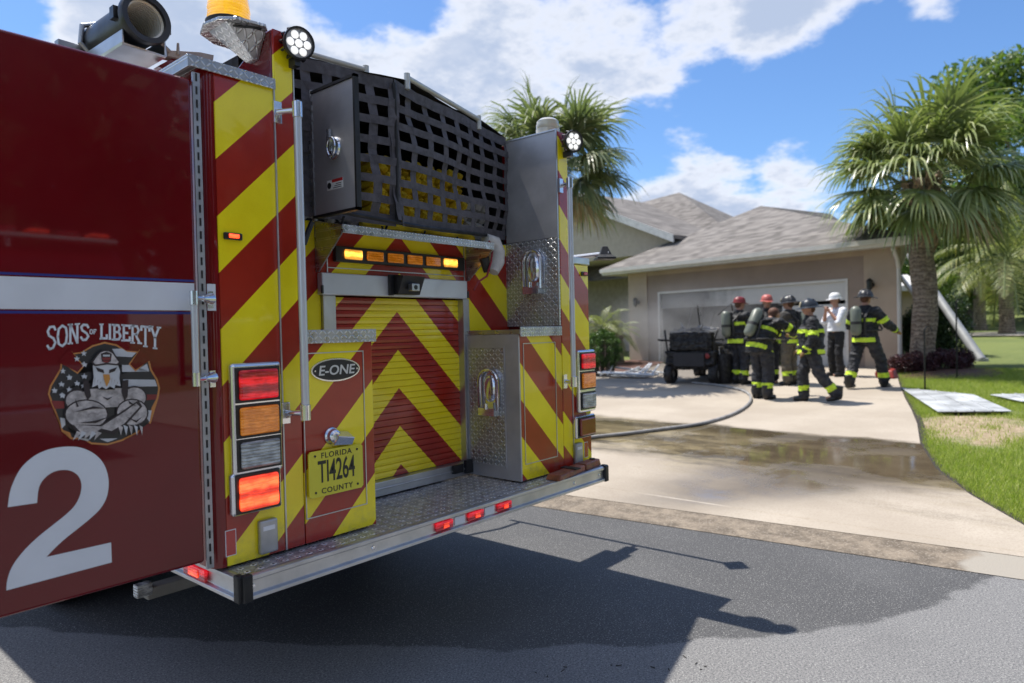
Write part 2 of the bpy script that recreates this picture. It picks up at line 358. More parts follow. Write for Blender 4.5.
# driveway
EDGE = [(3.95, -2.95), (4.35, -2.5), (4.97, -2.07), (5.7, -1.66), (6.58, -1.28), (7.8, -.95), (9.17, -.69), (10.4, -.41), (11.57, -.12), (13.66, .36), (16.0, .86), (17.2, 1.1)]
def drivefn(t, p, ob):
    x, y, z = t.xyz(ob)
    fine = t.noise(ob, 60, 6, .7); big = t.noise(ob, .8, 6, .6); st = t.noise(t.vm('MULTIPLY', ob, (1, .35, 1)), 1.4, 7, .65)
    c = t.mix(t.ramp(big, .3, .7), (.335, .285, .225), (.42, .365, .295)); c = t.mix(t.math('MULTIPLY', t.ramp(fine, .4, .7), .45), c, (.25, .20, .155))
    # water run-off: sharp far edge, feathered near edge
    nz = t.math('MULTIPLY', t.math('SUBTRACT', st, .5), 3.4)
    far = t.ramp(t.math('ADD', t.math('ADD', x, t.math('MULTIPLY', y, -.06)), t.math('MULTIPLY', t.math('SUBTRACT', t.noise(ob, 1.5, 3), .5), .5)), 7.95, 7.72)
    near = t.ramp(t.math('ADD', t.math('ADD', x, t.math('ADD', nz, t.math('MULTIPLY', t.math('SUBTRACT', fine, .5), .8))), t.math('MULTIPLY', y, -.12)), 5.0, 6.2)
    side = t.ramp(t.math('ADD', y, t.math('MULTIPLY', nz, .5)), 5.6, 4.4)
    k = t.math('MULTIPLY', t.math('MULTIPLY', far, near), side)
    edge_ = t.math('MULTIPLY', k, t.ramp(t.math('ADD', x, t.math('MULTIPLY', nz, .25)), 7.0, 7.7))
    wetc = t.mix(t.ramp(t.noise(t.vm('MULTIPLY', ob, (1.6, .5, 1)), 2.0, 9, .8), .40, .60), (.055, .042, .022), (.25, .20, .11))
    c = t.mix(t.math('MULTIPLY', k, .93), c, wetc); c = t.mix(t.math('MULTIPLY', edge_, t.ramp(y, 3.5, .5, .25, .8)), c, (.05, .038, .022))
    rt = t.math('MULTIPLY', t.math('MULTIPLY', far, t.ramp(t.math('ADD', y, t.math('MULTIPLY', nz, .3)), 1.6, -.3)), t.ramp(t.math('ADD', x, t.math('MULTIPLY', y, 1.1)), 3.6, 5.0))
    c = t.mix(t.math('MULTIPLY', rt, .8), c, (.075, .055, .035))
    # far damp streaks and soot by the garage
    soot = t.math('MULTIPLY', t.ramp(t.math('ADD', x, nz), 11.2, 14.5), t.ramp(y, 2.0, 4.2)); c = t.mix(t.math('MULTIPLY', soot, .7), c, (.10, .09, .08))
    drk = t.ramp(t.math('ADD', t.math('MULTIPLY', t.noise(ob, 4, 6, .75), 1.0), 0), .60, .72); c = t.mix(t.math('MULTIPLY', drk, .25), c, (.2, .15, .1))
    t.put(p.inputs['Base Color'], c)
    t.put(p.inputs['Roughness'], t.ramp(t.math('MULTIPLY', t.math('MAXIMUM', k, rt), t.ramp(t.noise(ob, 1.3, 5, .6), .38, .58, .55, 1)), .2, .9, .85, .05))
    t.put(p.inputs['Normal'], t.bump(t.math('ADD', t.math('MULTIPLY', fine, .35), t.noise(ob, 3, 2)), .12, .004))
conc = mat('drive_concrete', (.4,)*3, .8, var=0, fn=drivefn)
mb = MB(); top = []; bot = []
for i in range(len(EDGE)):
    x_, y_ = EDGE[i]; top.append((x_, y_, gz(x_)+.02)); bot.append((x_, y_, gz(x_)-.08))
far_y = [9.5]*len(EDGE)
L2 = [(x_ if i else 3.2, 9.5 if x_ > 8 else 8.0, gz(x_)+.02) for i, (x_, y_) in enumerate(EDGE)]
n = len(EDGE); vs = top + L2 + bot
# near edge follows the gutter: first column moved
vs[0] = (roadedge(-2.95)+.40, -2.95, .024); vs[n] = (roadedge(8)+.40, 8.0, .024)
mb.add(vs, [(i, i+1, n+i+1, n+i) for i in range(n-1)] + [(i, 2*n+i, 2*n+i+1, i+1) for i in range(n-1)])
dr = mb.build('driveway', conc); tag(dr, kind='structure')
# score joints as narrow dark strips
jm = mat('joint_grime', (.22, .18, .14), .9, var=.3, vs=20)
mb = MB()
for X0 in (7.86, 11.4, 14.6):
    y0 = -.9 if X0 < 9 else (-.1 if X0 < 13 else .6)
    mb.add([(X0, y0, gz(X0)+.0235), (X0+.009, y0, gz(X0)+.0235), (X0+.009, 8, gz(X0)+.0235), (X0, 8, gz(X0)+.0235)], [(0, 1, 2, 3)])
for Y0 in (4.6,):
    xs_ = [4.35-.1*Y0*0, 16.6]; mb.add([(xs_[0], Y0, gz(xs_[0])+.0245), (xs_[1], Y0, gz(xs_[1])+.0245), (xs_[1], Y0+.009, gz(xs_[1])+.0245), (xs_[0], Y0+.009, gz(xs_[0])+.0245)], [(0, 1, 2, 3)])
tag(mb.build('driveway_joints', jm), kind='structure')
mb = MB(); vs = []
for i, (x_, y_) in enumerate(EDGE): w_ = .035+.03*mnoise.noise(Vector((x_*3, 0, 0))); vs += [(x_, y_+.002, gz(x_)+.018), (x_+.03, y_-.05-w_, gz(x_)+.002)]
mb.add(vs, [(2*i, 2*i+1, 2*i+3, 2*i+2) for i in range(len(EDGE)-1)]); tag(mb.build('soil_edge', mat('dark_soil', (.035, .027, .02), .95, var=.4, vs=20)), kind='structure')
# far path crossing the lawn
pathm = mat('far_path', (.42, .38, .33), .85, var=.2, vs=.8, bump=.3)
mb = MB(); a = at(905, 331, 36); x0 = 30.5
mb.add([(30.5, 2, gz(30.5)+.03), (33.5, 2, gz(33.5)+.03), (33.5, -25, gz(33.5)+.03), (30.5, -25, gz(30.5)+.03)], [(0, 1, 2, 3)]); tag(mb.build('far_path', pathm), kind='structure')
# mulch bed under the shrubs
mulch = mat('mulch', (.11, .05, .035), .95, var=.4, vs=25, bump=1, bs=50, bd=.03)
mb = MB(); pts_ = [(14.75, .66), (15.0, -.1), (15.6, -.95), (16.3, -1.1), (17.2, -.9), (17.8, -.4), (17.6, .6), (17.0, 1.05), (16.2, .93)]
mb.add([(a_, b_, gz(a_)+.0) for a_, b_ in pts_] + [(16.5, -.1, gz(16.5)+.06)], [(i, (i+1) % len(pts_), len(pts_)) for i in range(len(pts_))]); tag(mb.build('mulch_bed', mulch), kind='structure')
mb = MB(); pts_ = [(14.4, 6.6), (14.4, 9.6), (17.5, 9.6), (18.3, 8.7), (17.6, 7.4)]
mb.add([(a_, b_, gz(a_)+.035) for a_, b_ in pts_], [tuple(range(5))]); tag(mb.build('planting_bed', mulch), kind='structure')

# grass blades near the drive edge (nobody could count them)
def edge_y(x_):
    for (a_, b_), (c_, d_) in zip(EDGE, EDGE[1:]):
        if a_ <= x_ <= c_: return b_ + (d_-b_)*(x_-a_)/(c_-a_)
    return EDGE[-1][1] if x_ > EDGE[-1][0] else EDGE[0][1]
def blades(name, N, xr, yw, h, wd):
    R = np.random
    X = xr[0] + (xr[1]-xr[0])*R.rand(N)**1.25; ey = np.array([edge_y(a_) for a_ in X]); Y = ey - .035 - R.rand(N)**1.3*yw
    Z = np.array([gz(a_) for a_ in X]) - .02
    dens = np.array([mnoise.noise(Vector((a_*1.7, b_*1.7, 0))) for a_, b_ in zip(X, Y)])
    bare = ((X-9.35)*.62)**2 + (Y+1.3)**2
    keep = (bare + dens*.9 > .62 + .5*(R.rand(N)-.5)) | (R.rand(N) < .08); X, Y, Z = X[keep], Y[keep], Z[keep]; n_ = len(X)
    an = R.rand(n_)*6.283; hh = h*(.5+R.rand(n_)); ln = R.randn(n_, 2)*h*.45
    dx = np.cos(an)*wd; dy = np.sin(an)*wd
    V = np.zeros((n_*3, 3)); V[0::3] = np.c_[X-dx, Y-dy, Z]; V[1::3] = np.c_[X+dx, Y+dy, Z]; V[2::3] = np.c_[X+ln[:, 0], Y+ln[:, 1], Z+hh]
    me = bpy.data.meshes.new(name); me.vertices.add(n_*3); me.vertices.foreach_set('co', V.ravel()); me.loops.add(n_*3); me.loops.foreach_set('vertex_index', np.arange(n_*3))
    me.polygons.add(n_); me.polygons.foreach_set('loop_start', np.arange(0, n_*3, 3)); me.polygons.foreach_set('loop_total', np.full(n_, 3)); me.update(calc_edges=True)
    o = bpy.data.objects.new(name, me); C.objects.link(o); return o
def leafmat(name, c1, c2, c3, rough=.5, tr=.25):
    m = bpy.data.materials.new(name); m.use_nodes = True; t = NT(m.node_tree); p = m.node_tree.nodes['Principled BSDF']
    g = t.n.new('ShaderNodeNewGeometry'); r = g.outputs['Random Per Island']
    c = t.mix(t.ramp(r, 0, .6, smooth=False), c1, c2); c = t.mix(t.ramp(r, .72, 1, smooth=False), c, c3)
    t.put(p.inputs['Base Color'], c); p.inputs['Roughness'].default_value = rough
    out = m.node_tree.nodes['Material Output']; ts = t.n.new('ShaderNodeBsdfTranslucent'); t.put(ts.inputs[0], t.vm('MULTIPLY', c, (1.5, 1.7, .9)))
    ms = t.n.new('ShaderNodeMixShader'); ms.inputs[0].default_value = tr; t.l.new(p.outputs[0], ms.inputs[1]); t.l.new(ts.outputs[0], ms.inputs[2]); t.l.new(ms.outputs[0], out.inputs[0])
    MATS[name] = m; return m
grassm = leafmat('grass_blade', (.20, .27, .035), (.31, .36, .07), (.46, .44, .17), .6, .4)
g1 = blades('grass_blades', 150000, (4.4, 17.5), 3.2, .05, .004); g1.data.materials.append(grassm); tag(g1, 'short bright green grass beside the driveway', 'grass', kind='stuff')
g1['label'] = 'short bright green grass growing beside the driveway'

# ------------------------------------------------------------------ FIRE ENGINE
eng = thing('fire_engine', 'large red fire engine with yellow and red chevrons on its rear, side door open', 'fire engine')
BW = 2.47
# body shell (left side box, right side box, front of body, hose bed walls)
mb = MB()
mb.box(.0, .285, .02, 6.4, .70, 2.535); mb.box(2.275, BW, .012, 6.4, .70, 1.965)
mb.box(.29, .375, .02, 3.4, .72, 2.56); mb.box(2.175, 2.268, .012, 3.4, .72, 2.745)
mb.box(.375, .72, .012, .417, .70, 1.525); mb.box(1.775, 2.17, .012, .417, .70, 1.525)
mb.box(.375, 2.17, .56, 3.4, .72, 1.95); mb.box(.285, 2.275, 3.4, 6.3, .70, 2.5)
mb.prism([(.285, .01, 2.5), (.285, .01, 2.76), (.285, .06, 2.76), (.285, .62, 2.54), (.285, .62, 2.5)], (.088, 0, 0))
mb.build('body', red, eng, bevel=.008)
# rounded left rear corner
mb = MB(); pf = [(.03, 0)] ; arc = [( -.015+.045-.045*math.sin(a_), .0+.045-.045*math.cos(a_)) for a_ in np.linspace(0, math.pi/2, 8)]
poly = [(.041, .12), (.041, -.001)] + [(q[0]+.010, q[1]-.001) for q in arc] + [(-.005, .12)]
mb.prism([(x_, y_, .70) for x_, y_ in poly], (0, 0, 1.83)); mb.build('corner_post', red2, eng, smooth=True)
# chevron faced panels
def panel(name, x0, x1, z0, z1, y0=-.0, th=.012, m=chev_out, bev=.004):
    return MB().box(x0, x1, y0, y0+th, z0, z1).build(name, m, eng, bevel=bev)
panel('chevron_panel', .043, .284, .70, 2.53); panel('chevron_panel', .288, .372, .70, 2.76); panel('chevron_panel', .376, .735, .70, 1.53, m=chev_in)
panel('chevron_panel', 1.765, 2.168, .70, 1.53, m=chev_in); panel('chevron_panel', 2.172, 2.268, .70, 2.75); panel('chevron_panel', 2.272, BW, .70, 1.955)
# rear wall round the roller door
mb = MB(); mb.box(.375, .76, .418, .43, .70, 2.10); mb.box(1.79, 2.17, .418, .43, .70, 2.10); mb.box(.76, 1.79, .418, .43, 1.83, 2.10)
mb.build('rear_wall', chev_in, eng)
# silver seams
for x_ in (.286, 2.270): MB().box(x_-.003, x_+.003, -.004, .004, .70, 2.52 if x_ < 1 else 1.95).build('seam_trim', alu, eng)
def outline(mb, x0, x1, z0, z1, w_=.004, y_=-.004):
    mb.box(x0, x1, y_, .003, z1-w_, z1); mb.box(x0, x1, y_, .003, z0, z0+w_); mb.box(x0, x0+w_, y_, .003, z0+w_, z1-w_); mb.box(x1-w_, x1, y_, .003, z0+w_, z1-w_)
for q in ((.378, .685, .80, 1.478), (1.795, 2.10, .79, 1.478)): mb = MB(); outline(mb, *q); mb.build('door_outline', alu, eng)
MB().box(.372, .377, -.003, .01, 1.56, 2.75).build('seam_trim', alu, eng)
# caps of tread plate
mb = MB(); mb.box(-.05, .286, -.012, 6.2, 2.535, 2.557); mb.box(-.052, .286, -.016, -.010, 2.515, 2.557); mb.box(-.056, -.05, -.016, 6.2, 2.512, 2.557)
mb.build('tread_cap', tread_xz, eng, bevel=.002)
for x0, x1 in ((.376, .745), (1.755, 2.148)):
    mb = MB(); mb.box(x0, x1, -.014, .416, 1.532, 1.556); mb.box(x0, x1, -.02, -.014, 1.516, 1.572); mb.build('step_cap', tread_xz, eng, bevel=.002)
mb = MB(); mb.box(2.272, BW+.008, -.008, 6.4, 1.957, 2.0); mb.build('tread_cap', alu, eng, bevel=.004)
# right box inner side: steel plate, tread door, handle
mb = MB(); mb.box(1.757, 1.768, .0, .417, .70, 1.53); mb.box(1.7535, 1.757, .105, .39, .765, .775); mb.box(1.7535, 1.757, .105, .39, 1.452, 1.462); mb.box(1.7535, 1.757, .105, .112, .775, 1.452); mb.box(1.7535, 1.757, .383, .39, .775, 1.452)
mb.build('inner_side_plate', steel, eng)
MB().box(1.754, 1.757, .113, .382, .776, 1.451).build('tread_door', tread_yz, eng)
def dring(name, X, Yc, zc, w_, h_, faces=-1):
    mb = MB()
    loop = []
    for a_ in np.linspace(0, math.pi, 10): loop.append((X-.028, Yc-math.cos(a_)*w_/2, zc+h_*.22+math.sin(a_)*w_/2))
    path = [(X-.028, Yc-w_/2, zc-h_*.38)] + loop + [(X-.028, Yc+w_/2, zc-h_*.38)]
    mb.tube(path, .0105, 8)
    mb.prism([(X-.001, Yc+a_*w_*.62, zc+b_*h_) for a_, b_ in ((-1, -.25), (-1, .3), (-.5, .48), (.5, .48), (1, .3), (1, -.25), (.6, -.42), (-.6, -.42))], (-.009, 0, 0))
    mb.sph((X-.012, Yc, zc+.02), (.02, w_*.38, h_*.30), 14)
    mb.box(X-.05, X-.002, Yc-w_*.45, Yc+w_*.45, zc-h_*.5, zc-h_*.34)
    mb.cyl((X-.05, Yc, zc-h_*.36), (X-.05, Yc, zc-h_*.24), .012, n=10)
    mb.build(name, chrome, eng, smooth=True)
dring('latch_handle', 1.754, .21, 1.20, .135, .27); dring('latch_handle', 2.1545, .185, 1.915, .135, .28)
# right upper plate (steel) with tread plate below
MB().box(2.156, 2.170, .003, .41, 2.11, 2.752).build('hose_bed_side', steel, eng); MB().box(2.1555, 2.170, .003, .43, 1.577, 2.107).build('side_tread_plate', tread_yz, eng)
mb = MB(); mb.box(2.150, 2.1555, -.001, .004, 1.577, 2.755); mb.box(2.150, 2.172, -.0, .42, 2.752, 2.760); mb.build('edge_trim', alu, eng)
# left steel hinged plate with ring latch and warning label
mb = MB(); mb.box(.618, .632, -.07, .235, 2.09, 2.64); mb.build('steel_flap', steel, eng, bevel=.002)
mb = MB()
for a_, b_, c_, d_ in ((-.082, -.07, 2.078, 2.652), (-.082, .24, 2.078, 2.09), (-.082, .24, 2.64, 2.652)): mb.box(.612, .636, a_, b_, c_, d_)
mb.build('rubber_edge', black, eng)
mb = MB(); mb.cyl((.625, .247, 2.07), (.625, .247, 2.66), .011, n=8)
for k in range(13): mb.box(.612, .64, .232, .262, 2.09+k*.043, 2.115+k*.043)
mb.build('flap_hinge', alud, eng)
mb = MB(); cY, cZ = .075, 2.365
mb.lathe([(.0, .0), (.046, .0), (.05, .006), (.044, .012), (.03, .006), (0, .006)], (.618, cY, cZ), (-1, 0, 0), 24)
mb.tube([(.600, cY+math.cos(a_)*.028, cZ+.004+math.sin(a_)*.04) for a_ in np.linspace(0, 2*math.pi, 20)], .005, 6)
mb.box(.598, .612, cY+.012, cY+.03, cZ-.01, cZ+.085)
mb.build('ring_latch', chrome, eng, smooth=True)
mb = MB(); mb.box(.6165, .618, .02, .135, 2.188, 2.232); mb.box(.6160, .6165, .02, .098, 2.219, 2.232, 1); mb.cyl((.6165, .118, 2.208), (.6155, .118, 2.208), .014, n=14, mi=2)
for k in range(3): mb.box(.6160, .6165, .03, .09-.01*k, 2.193+.008*k, 2.196+.008*k, 2)
mb.build('warning_label', [mat('label_white', (.75, .75, .74), .4, var=.05), mat('label_red', (.5, .02, .02), .4, var=.05), blackp], eng)
# labels left of the roller door
mb = MB()
for z0, h_ in ((1.66, .07), (1.745, .055), (1.805, .035)): mb.box(.565, .62, .4145, .416, z0, z0+h_)
for k in range(6): mb.box(.572, .612-.004*(k % 3), .4135, .4143, 1.668+k*.0105, 1.672+k*.0105, 1)
mb.build('warning_label', [MATS['label_white'], blackp], eng)
# roller door with slats
mb = MB(); prof = []; zc = .775; s_h = .0345
while zc < 1.74:
    prof += [(.452, zc), (.446, zc+.0025), (.4445, zc+s_h/2), (.446, zc+s_h-.0025), (.452, zc+s_h-.0005)]; zc += s_h
n = len(prof); mb.add([(.835, a_, b_) for a_, b_ in prof] + [(1.735, a_, b_) for a_, b_ in prof], [(i, i+1, n+i+1, n+i) for i in range(n-1)])
mb.build('roller_door', chev_in, eng)
mb = MB(); mb.box(.762, .835, .40, .47, .775, 1.745); mb.box(1.735, 1.785, .40, .47, .775, 1.745); mb.box(.79, 1.785, .395, .47, .70, .774); mb.box(.79, 1.785, .385, .395, .735, .745)
mb.build('roller_rail', alu, eng, bevel=.003)
mb = MB(); mb.box(.742, 1.748, .375, .418, 1.745, 1.852); mb.build('roller_housing', white_metal, eng, bevel=.006)
MB().box(1.60, 1.68, .375, .394, .725, .775).build('door_latch', blackp, eng, bevel=.003); MB().box(1.70, 1.76, .37, .394, .712, .79).build('door_latch', blackp, eng, bevel=.003)
for x_ in (.735, 1.745): MB().box(x_, x_+.012, .37, .38, 1.75, 1.79).build('housing_clip', blackp, eng, bevel=.002)
# rear camera on the header
mb = MB(); mb.prism([(1.17, .374, 1.755), (1.17, .374, 1.862), (1.17, .28, 1.85), (1.17, .325, 1.755)], (.155, 0, 0)); mb.box(1.145, 1.17, .355, .375, 1.75, 1.86)
cm = mb.build('rear_camera', blackp, eng, bevel=.003)
mb = MB(); mb.box(1.22, 1.275, .27, .30, 1.772, 1.81); mb.build('camera_lens_frame', alu, cm, bevel=.003); MB().lathe([(0, 0), (.012, 0), (.014, -.004)], (1.247, .268, 1.791), (0, -1, 0), 14).build('camera_lens', blackp, cm)
# light shroud over the traffic advisor
mb = MB()
mb.hexa([(.735, .20, 2.055), (1.79, .20, 2.055), (1.79, .418, 2.098), (.735, .418, 2.098)], [(.735, .20, 2.062), (1.79, .20, 2.062), (1.79, .418, 2.105), (.735, .418, 2.105)])
mb.box(.735, 1.79, .192, .20, 2.022, 2.062)
for x_ in (.735, 1.782): mb.prism([(x_, .20, 2.055), (x_, .20, 2.022), (x_, .395, 1.855), (x_, .418, 1.855), (x_, .418, 2.098)], (.008, 0, 0))
mb.build('light_shroud', tread_xz, eng, bevel=.0015)
mb = MB(); mb.box(.835, 1.745, .39, .417, 1.912, 1.990); ta = mb.build('traffic_advisor', blackp, eng, bevel=.004)
for i in range(6):
    x0 = .885 + i*.137; on = i in (0, 5)
    MB().box(x0, x0+.107, .378, .391, 1.926, 1.976).build('amber_lamp', l_ambon if on else l_amb, ta, bevel=.008, segs=3)
for x_ in (.80, 1.765): MB().box(x_-.003, x_+.003, .412, .4175, 1.855, 2.07).build('seam_trim', alu, eng)
MB().box(.803, 1.762, .412, .4175, 1.88, 1.884).build('seam_trim', alu, eng)
# hanging hose end and strap by the shroud
hosew = mat('white_canvas_hose', (.55, .53, .50), .9, var=.15, vs=20, bump=.4, bs=200)
mb = MB(); q = [pt(*p_, 'Y', .33) for p_ in ((485, 239), (494, 243), (497, 252), (497, 262), (493, 272))]; mb.tube([tuple(v) for v in q], [.035, .046, .05, .048, .035], 12); mb.build('canvas_roll', hosew, eng, smooth=True)
mb = MB(); q = [pt(*p_, 'Y', .22) for p_ in ((489, 241), (493, 247), (491, 262), (487, 276), (478, 282), (474, 290))]; mb.tube([tuple(v) for v in q], .006, 6, 0)
mb.cyl(tuple(pt(484, 258, 'Y', .25)), tuple(pt(487, 272, 'Y', .25)), .03, .02, 10, 1); mb.build('strap', [mat('red_strap', (.25, .01, .02), .6), black], eng)
mb = MB(); mb.tube([tuple(pt(*p_, 'Y', .12)) for p_ in ((312, 222), (308, 232), (304, 244))], .012, 8); mb.build('rubber_cord', black, eng)
# tail-light stacks
def stack(name, x0, x1, z0, z1, cells):
    h = MB(); h.box(x0, x1, -.032, -.0005, z0, z1); ho = h.build(name, chrome, eng, bevel=.012, segs=3)
    for (a_, b_, m_) in cells:
        MB().box(x0+.012, x1-.010, -.037, -.032, a_-.008, b_+.008).build('bezel', blackp, ho, bevel=.010, segs=3)
        MB().box(x0+.024, x1-.022, -.052, -.034, a_+.002, b_-.002).build('lens', m_, ho, bevel=.015, segs=4)
    return ho
stack('tail_light_stack', .062, .266, 1.03, 1.452, [(1.312, 1.428, l_red), (1.180, 1.290, l_amb), (1.056, 1.160, l_clr)])
stack('brake_light', .052, .256, .885, 1.045, [(.900, 1.030, l_redon)])
stack('tail_light_stack', 2.297, 2.485, 1.03, 1.420, [(1.300, 1.398, l_red), (1.180, 1.278, l_amb), (1.056, 1.150, l_clr)])
stack('brake_light', 2.262, 2.472, .872, 1.012, [(.886, .998, mat('dark_red_lens', (.22, .012, .01), .2, coat=1))])
for x0 in (.163, 2.262):
    mb = MB(); mb.box(x0, x0+.075, -.026, -.0005, .715, .845); s_ = mb.build('access_box', alud, eng, bevel=.008); MB().box(x0+.012, x0+.06, -.0275, -.0262, .805, .822).build('label', white, s_)
for x0 in (.037, 2.385):
    mb = MB(); mb.box(x0, x0+.042, -.0012, .0, .738, .835); mb.box(x0+.003, x0+.039, -.0022, -.0012, .741, .832, 1); mb.build('reflector', [white, mat('red_reflector', (.45, .02, .015), .25, coat=1)], eng)
mb = MB(); mb.box(-.024, -.016, -.0, .0, .74, .83)
mb = MB(); mb.box(.062, .133, -.014, -.0005, 1.912, 1.938); mk = mb.build('marker_light', blackp, eng, bevel=.004); MB().box(.078, .118, -.019, -.014, 1.918, 1.933).build('lens', l_redon, mk, bevel=.003)
mb = MB(); mb.box(2.385, 2.45, -.014, -.0005, 1.885, 1.912); mk = mb.build('marker_light', blackp, eng, bevel=.004); MB().box(2.40, 2.438, -.019, -.014, 1.890, 1.907).build('lens', l_red, mk, bevel=.003)
# maker's badge and licence plate
mb = MB()
def ell(mb, cx_, cz_, a_, b_, y0, y1, mi, n=36): mb.prism([(cx_+a_*math.cos(k*2*math.pi/n), y0, cz_+b_*math.sin(k*2*math.pi/n)) for k in range(n)], (0, y1-y0, 0), mi)
ell(mb, .538, 1.402, .122, .049, -.0075, -.001, 0); ell(mb, .538, 1.402, .115, .043, -.009, -.0075, 1)
text_geo(mb, 'E-ONE', rearM(.538, -.0095, 1.400), .062, .056, .001, .018, 2, shear=.15, space=1.0)
for s_ in (-1, 1): mb.cyl((.538+s_*.105, -.0095, 1.402), (.538+s_*.105, -.011, 1.402), .004, n=8, mi=0)
mb.build('maker_badge', [chrome, blackp, mat('badge_silver', (.62, .62, .6), .35, .2)], eng)
plm = mat('plate_yellow', (.66, .60, .03), .35, var=.05, coat=.3); plt = mat('plate_black', (.02, .02, .015), .4, var=.1)
x0, x1, z0, z1 = .383, .652, .885, 1.075
mb = MB(); mb.prism([(x0+.01, -.022, z0), (x1-.01, -.022, z0), (x1, -.022, z0+.01), (x1, -.022, z1-.01), (x1-.01, -.022, z1), (x0+.01, -.022, z1), (x0, -.022, z1-.01), (x0, -.022, z0+.01)], (0, .006, 0))
mb.box(x0+.03, x1-.03, -.016, -.0005, z0+.03, z1-.03)
text_geo(mb, 'TI4264', rearM((x0+x1)/2, -.0228, .982), .066, .128, .0008, .012, 1, space=.98)
text_geo(mb, 'FLORIDA', rearM((x0+x1)/2, -.0228, 1.052), .034, .032, .0008, .01, 1, space=1.15); text_geo(mb, 'COUNTY', rearM((x0+x1)/2, -.0228, .906), .034, .032, .0008, .01, 1, space=1.15)
for a_, b_ in ((x0+.03, z1-.02), (x1-.03, z1-.02), (x0+.03, z0+.02), (x1-.03, z0+.02)): mb.cyl((a_, -.022, b_), (a_, -.024, b_), .005, n=8, mi=1)
mb.build('licence_plate', [plm, plt], eng, bevel=0)
mb = MB(); mb.lathe([(.036, -.001), (.038, .004), (.030, .012), (.028, .03), (.018, .036), (0, .037)], (.51, -.001, 1.125), (0, -1, 0), 22); mb.hexa([(.50, -.03, 1.088), (.595, -.03, 1.078), (.595, -.006, 1.078), (.50, -.006, 1.088)], [(.505, -.062, 1.128), (.59, -.055, 1.112), (.59, -.006, 1.135), (.505, -.006, 1.15)])
mb.build('plate_lamp', chrome, eng, bevel=.003)
# grab rails
def rail(x_, z0, z1, y_=-.085, bx=-.045):
    mb = MB(); mb.cyl((x_, y_, z0+.02), (x_, y_, z1-.05), .0155, n=18); mb.build('grab_rail', white_metal, eng, smooth=True)
    for zc_, s_ in ((z0+.02, 1), (z1-.03, 1)):
        mb = MB(); mb.cyl((x_, y_, zc_-.028), (x_, y_, zc_+.03), .020, n=18); mb.sph((x_, y_, zc_+.03), (.020, .020, .008), 12)
        mb.tube([(x_, y_, zc_), (x_+bx*.6, y_*.5, zc_), (x_+bx, -.012, zc_)], [.013, .011, .013], 10); mb.box(x_+bx-.017, x_+bx+.017, -.012, -.0005, zc_-.042, zc_+.042)
        mb.build('rail_bracket', chrome, eng, smooth=True)
rail(.335, 1.225, 2.46, bx=-.04); rail(2.165, 1.215, 2.45, bx=.02)
# work lamps on the posts
def worklamp(x_, y_, z_, dirv, r=.06):
    d = Vector(dirv).normalized(); c = Vector((x_, y_, z_))
    mb = MB(); mb.lathe([(0, -.05), (r*.7, -.05), (r*.95, -.02), (r*1.05, 0), (r*1.05, .012), (r*.93, .012), (r*.93, .004), (0, .004)], c, d, 28)
    for k in range(12):
        a_ = 2*math.pi*k/12; u = d.cross(Vector((0, 0, 1))).normalized(); q_ = d.cross(u); rr = (u*math.cos(a_)+q_*math.sin(a_))
        mb.tube([tuple(c+rr*r*.8-d*.05), tuple(c+rr*r*1.1-d*.03), tuple(c+rr*r*1.02-d*.005)], .004, 5)
    mb.box(x_-.012, x_+.012, y_+.01, .012, z_-r-.025, z_-r+.01); ho = mb.build('work_lamp', blackp, eng, smooth=True)
    mb = MB(); u = d.cross(Vector((0, 0, 1))).normalized(); q_ = u.cross(d)
    for k in range(7):
        cc = c + d*.008 if k == 6 else c + d*.008 + (u*math.cos(k*math.pi/3) + q_*math.sin(k*math.pi/3))*r*.58
        mb.lathe([(0, .004), (r*.2, .003), (r*.27, -.003)], cc, d, 12)
    mb.build('led', mat('led_white', (.85, .85, .85), .2, var=.05, emit=(1, .98, .95), es=.55, coat=1), ho)
    MB().lathe([(0, .0), (r*.92, .0)], c+d*.0048, d, 24).build('reflector', alu, ho)
worklamp(.368, -.055, 2.708, (-.18, -1, -.12)); worklamp(2.235, -.07, 2.685, (-.35, -1, -.15), .062)
# beacons
mb = MB(); zb = 2.755
mb.prism([(.15, .02, zb), (.26, .0, zb), (.285, .03, zb), (.285, .30, zb), (.20, .30, zb), (.12, .25, zb), (.09, .16, zb), (.105, .07, zb)], (0, 0, .012)); mb.hexa([(.262, .10, 2.66), (.284, .10, 2.66), (.284, .16, 2.66), (.262, .16, 2.66)], [(.13, .06, zb), (.284, .04, zb), (.284, .24, zb), (.13, .20, zb)])
bk = mb.build('beacon_bracket', tread_xy, eng, bevel=.002)
MB().tube([(.15, .08, 2.752), (.17, .05, 2.744), (.21, .02, 2.744), (.25, .02, 2.75)], .005, 6).build('cable', black, bk)
mb = MB(); mb.lathe([(0, .012), (.088, .012), (.088, .035), (.08, .04)], (.19, .15, zb), n=28); b_ = mb.build('beacon_base', black, bk, smooth=True)
mb = MB(); mb.lathe([(.080, .04), (.082, .05), (.078, .075), (.081, .08), (.078, .105), (.072, .15), (.05, .175), (0, .18)], (.19, .15, zb), n=32); mb.build('amber_beacon', beac, eng, smooth=True)
mb = MB(); mb.lathe([(.072, 0), (.074, .03), (.067, .032), (.072, .04), (.072, .06), (.066, .062), (.068, .08), (.05, .095), (0, .1)], (2.235, .12, 2.762), n=28); mb.build('unlit_beacon', mat('beige_lens', (.55, .50, .40), .3, coat=1), eng, smooth=True)
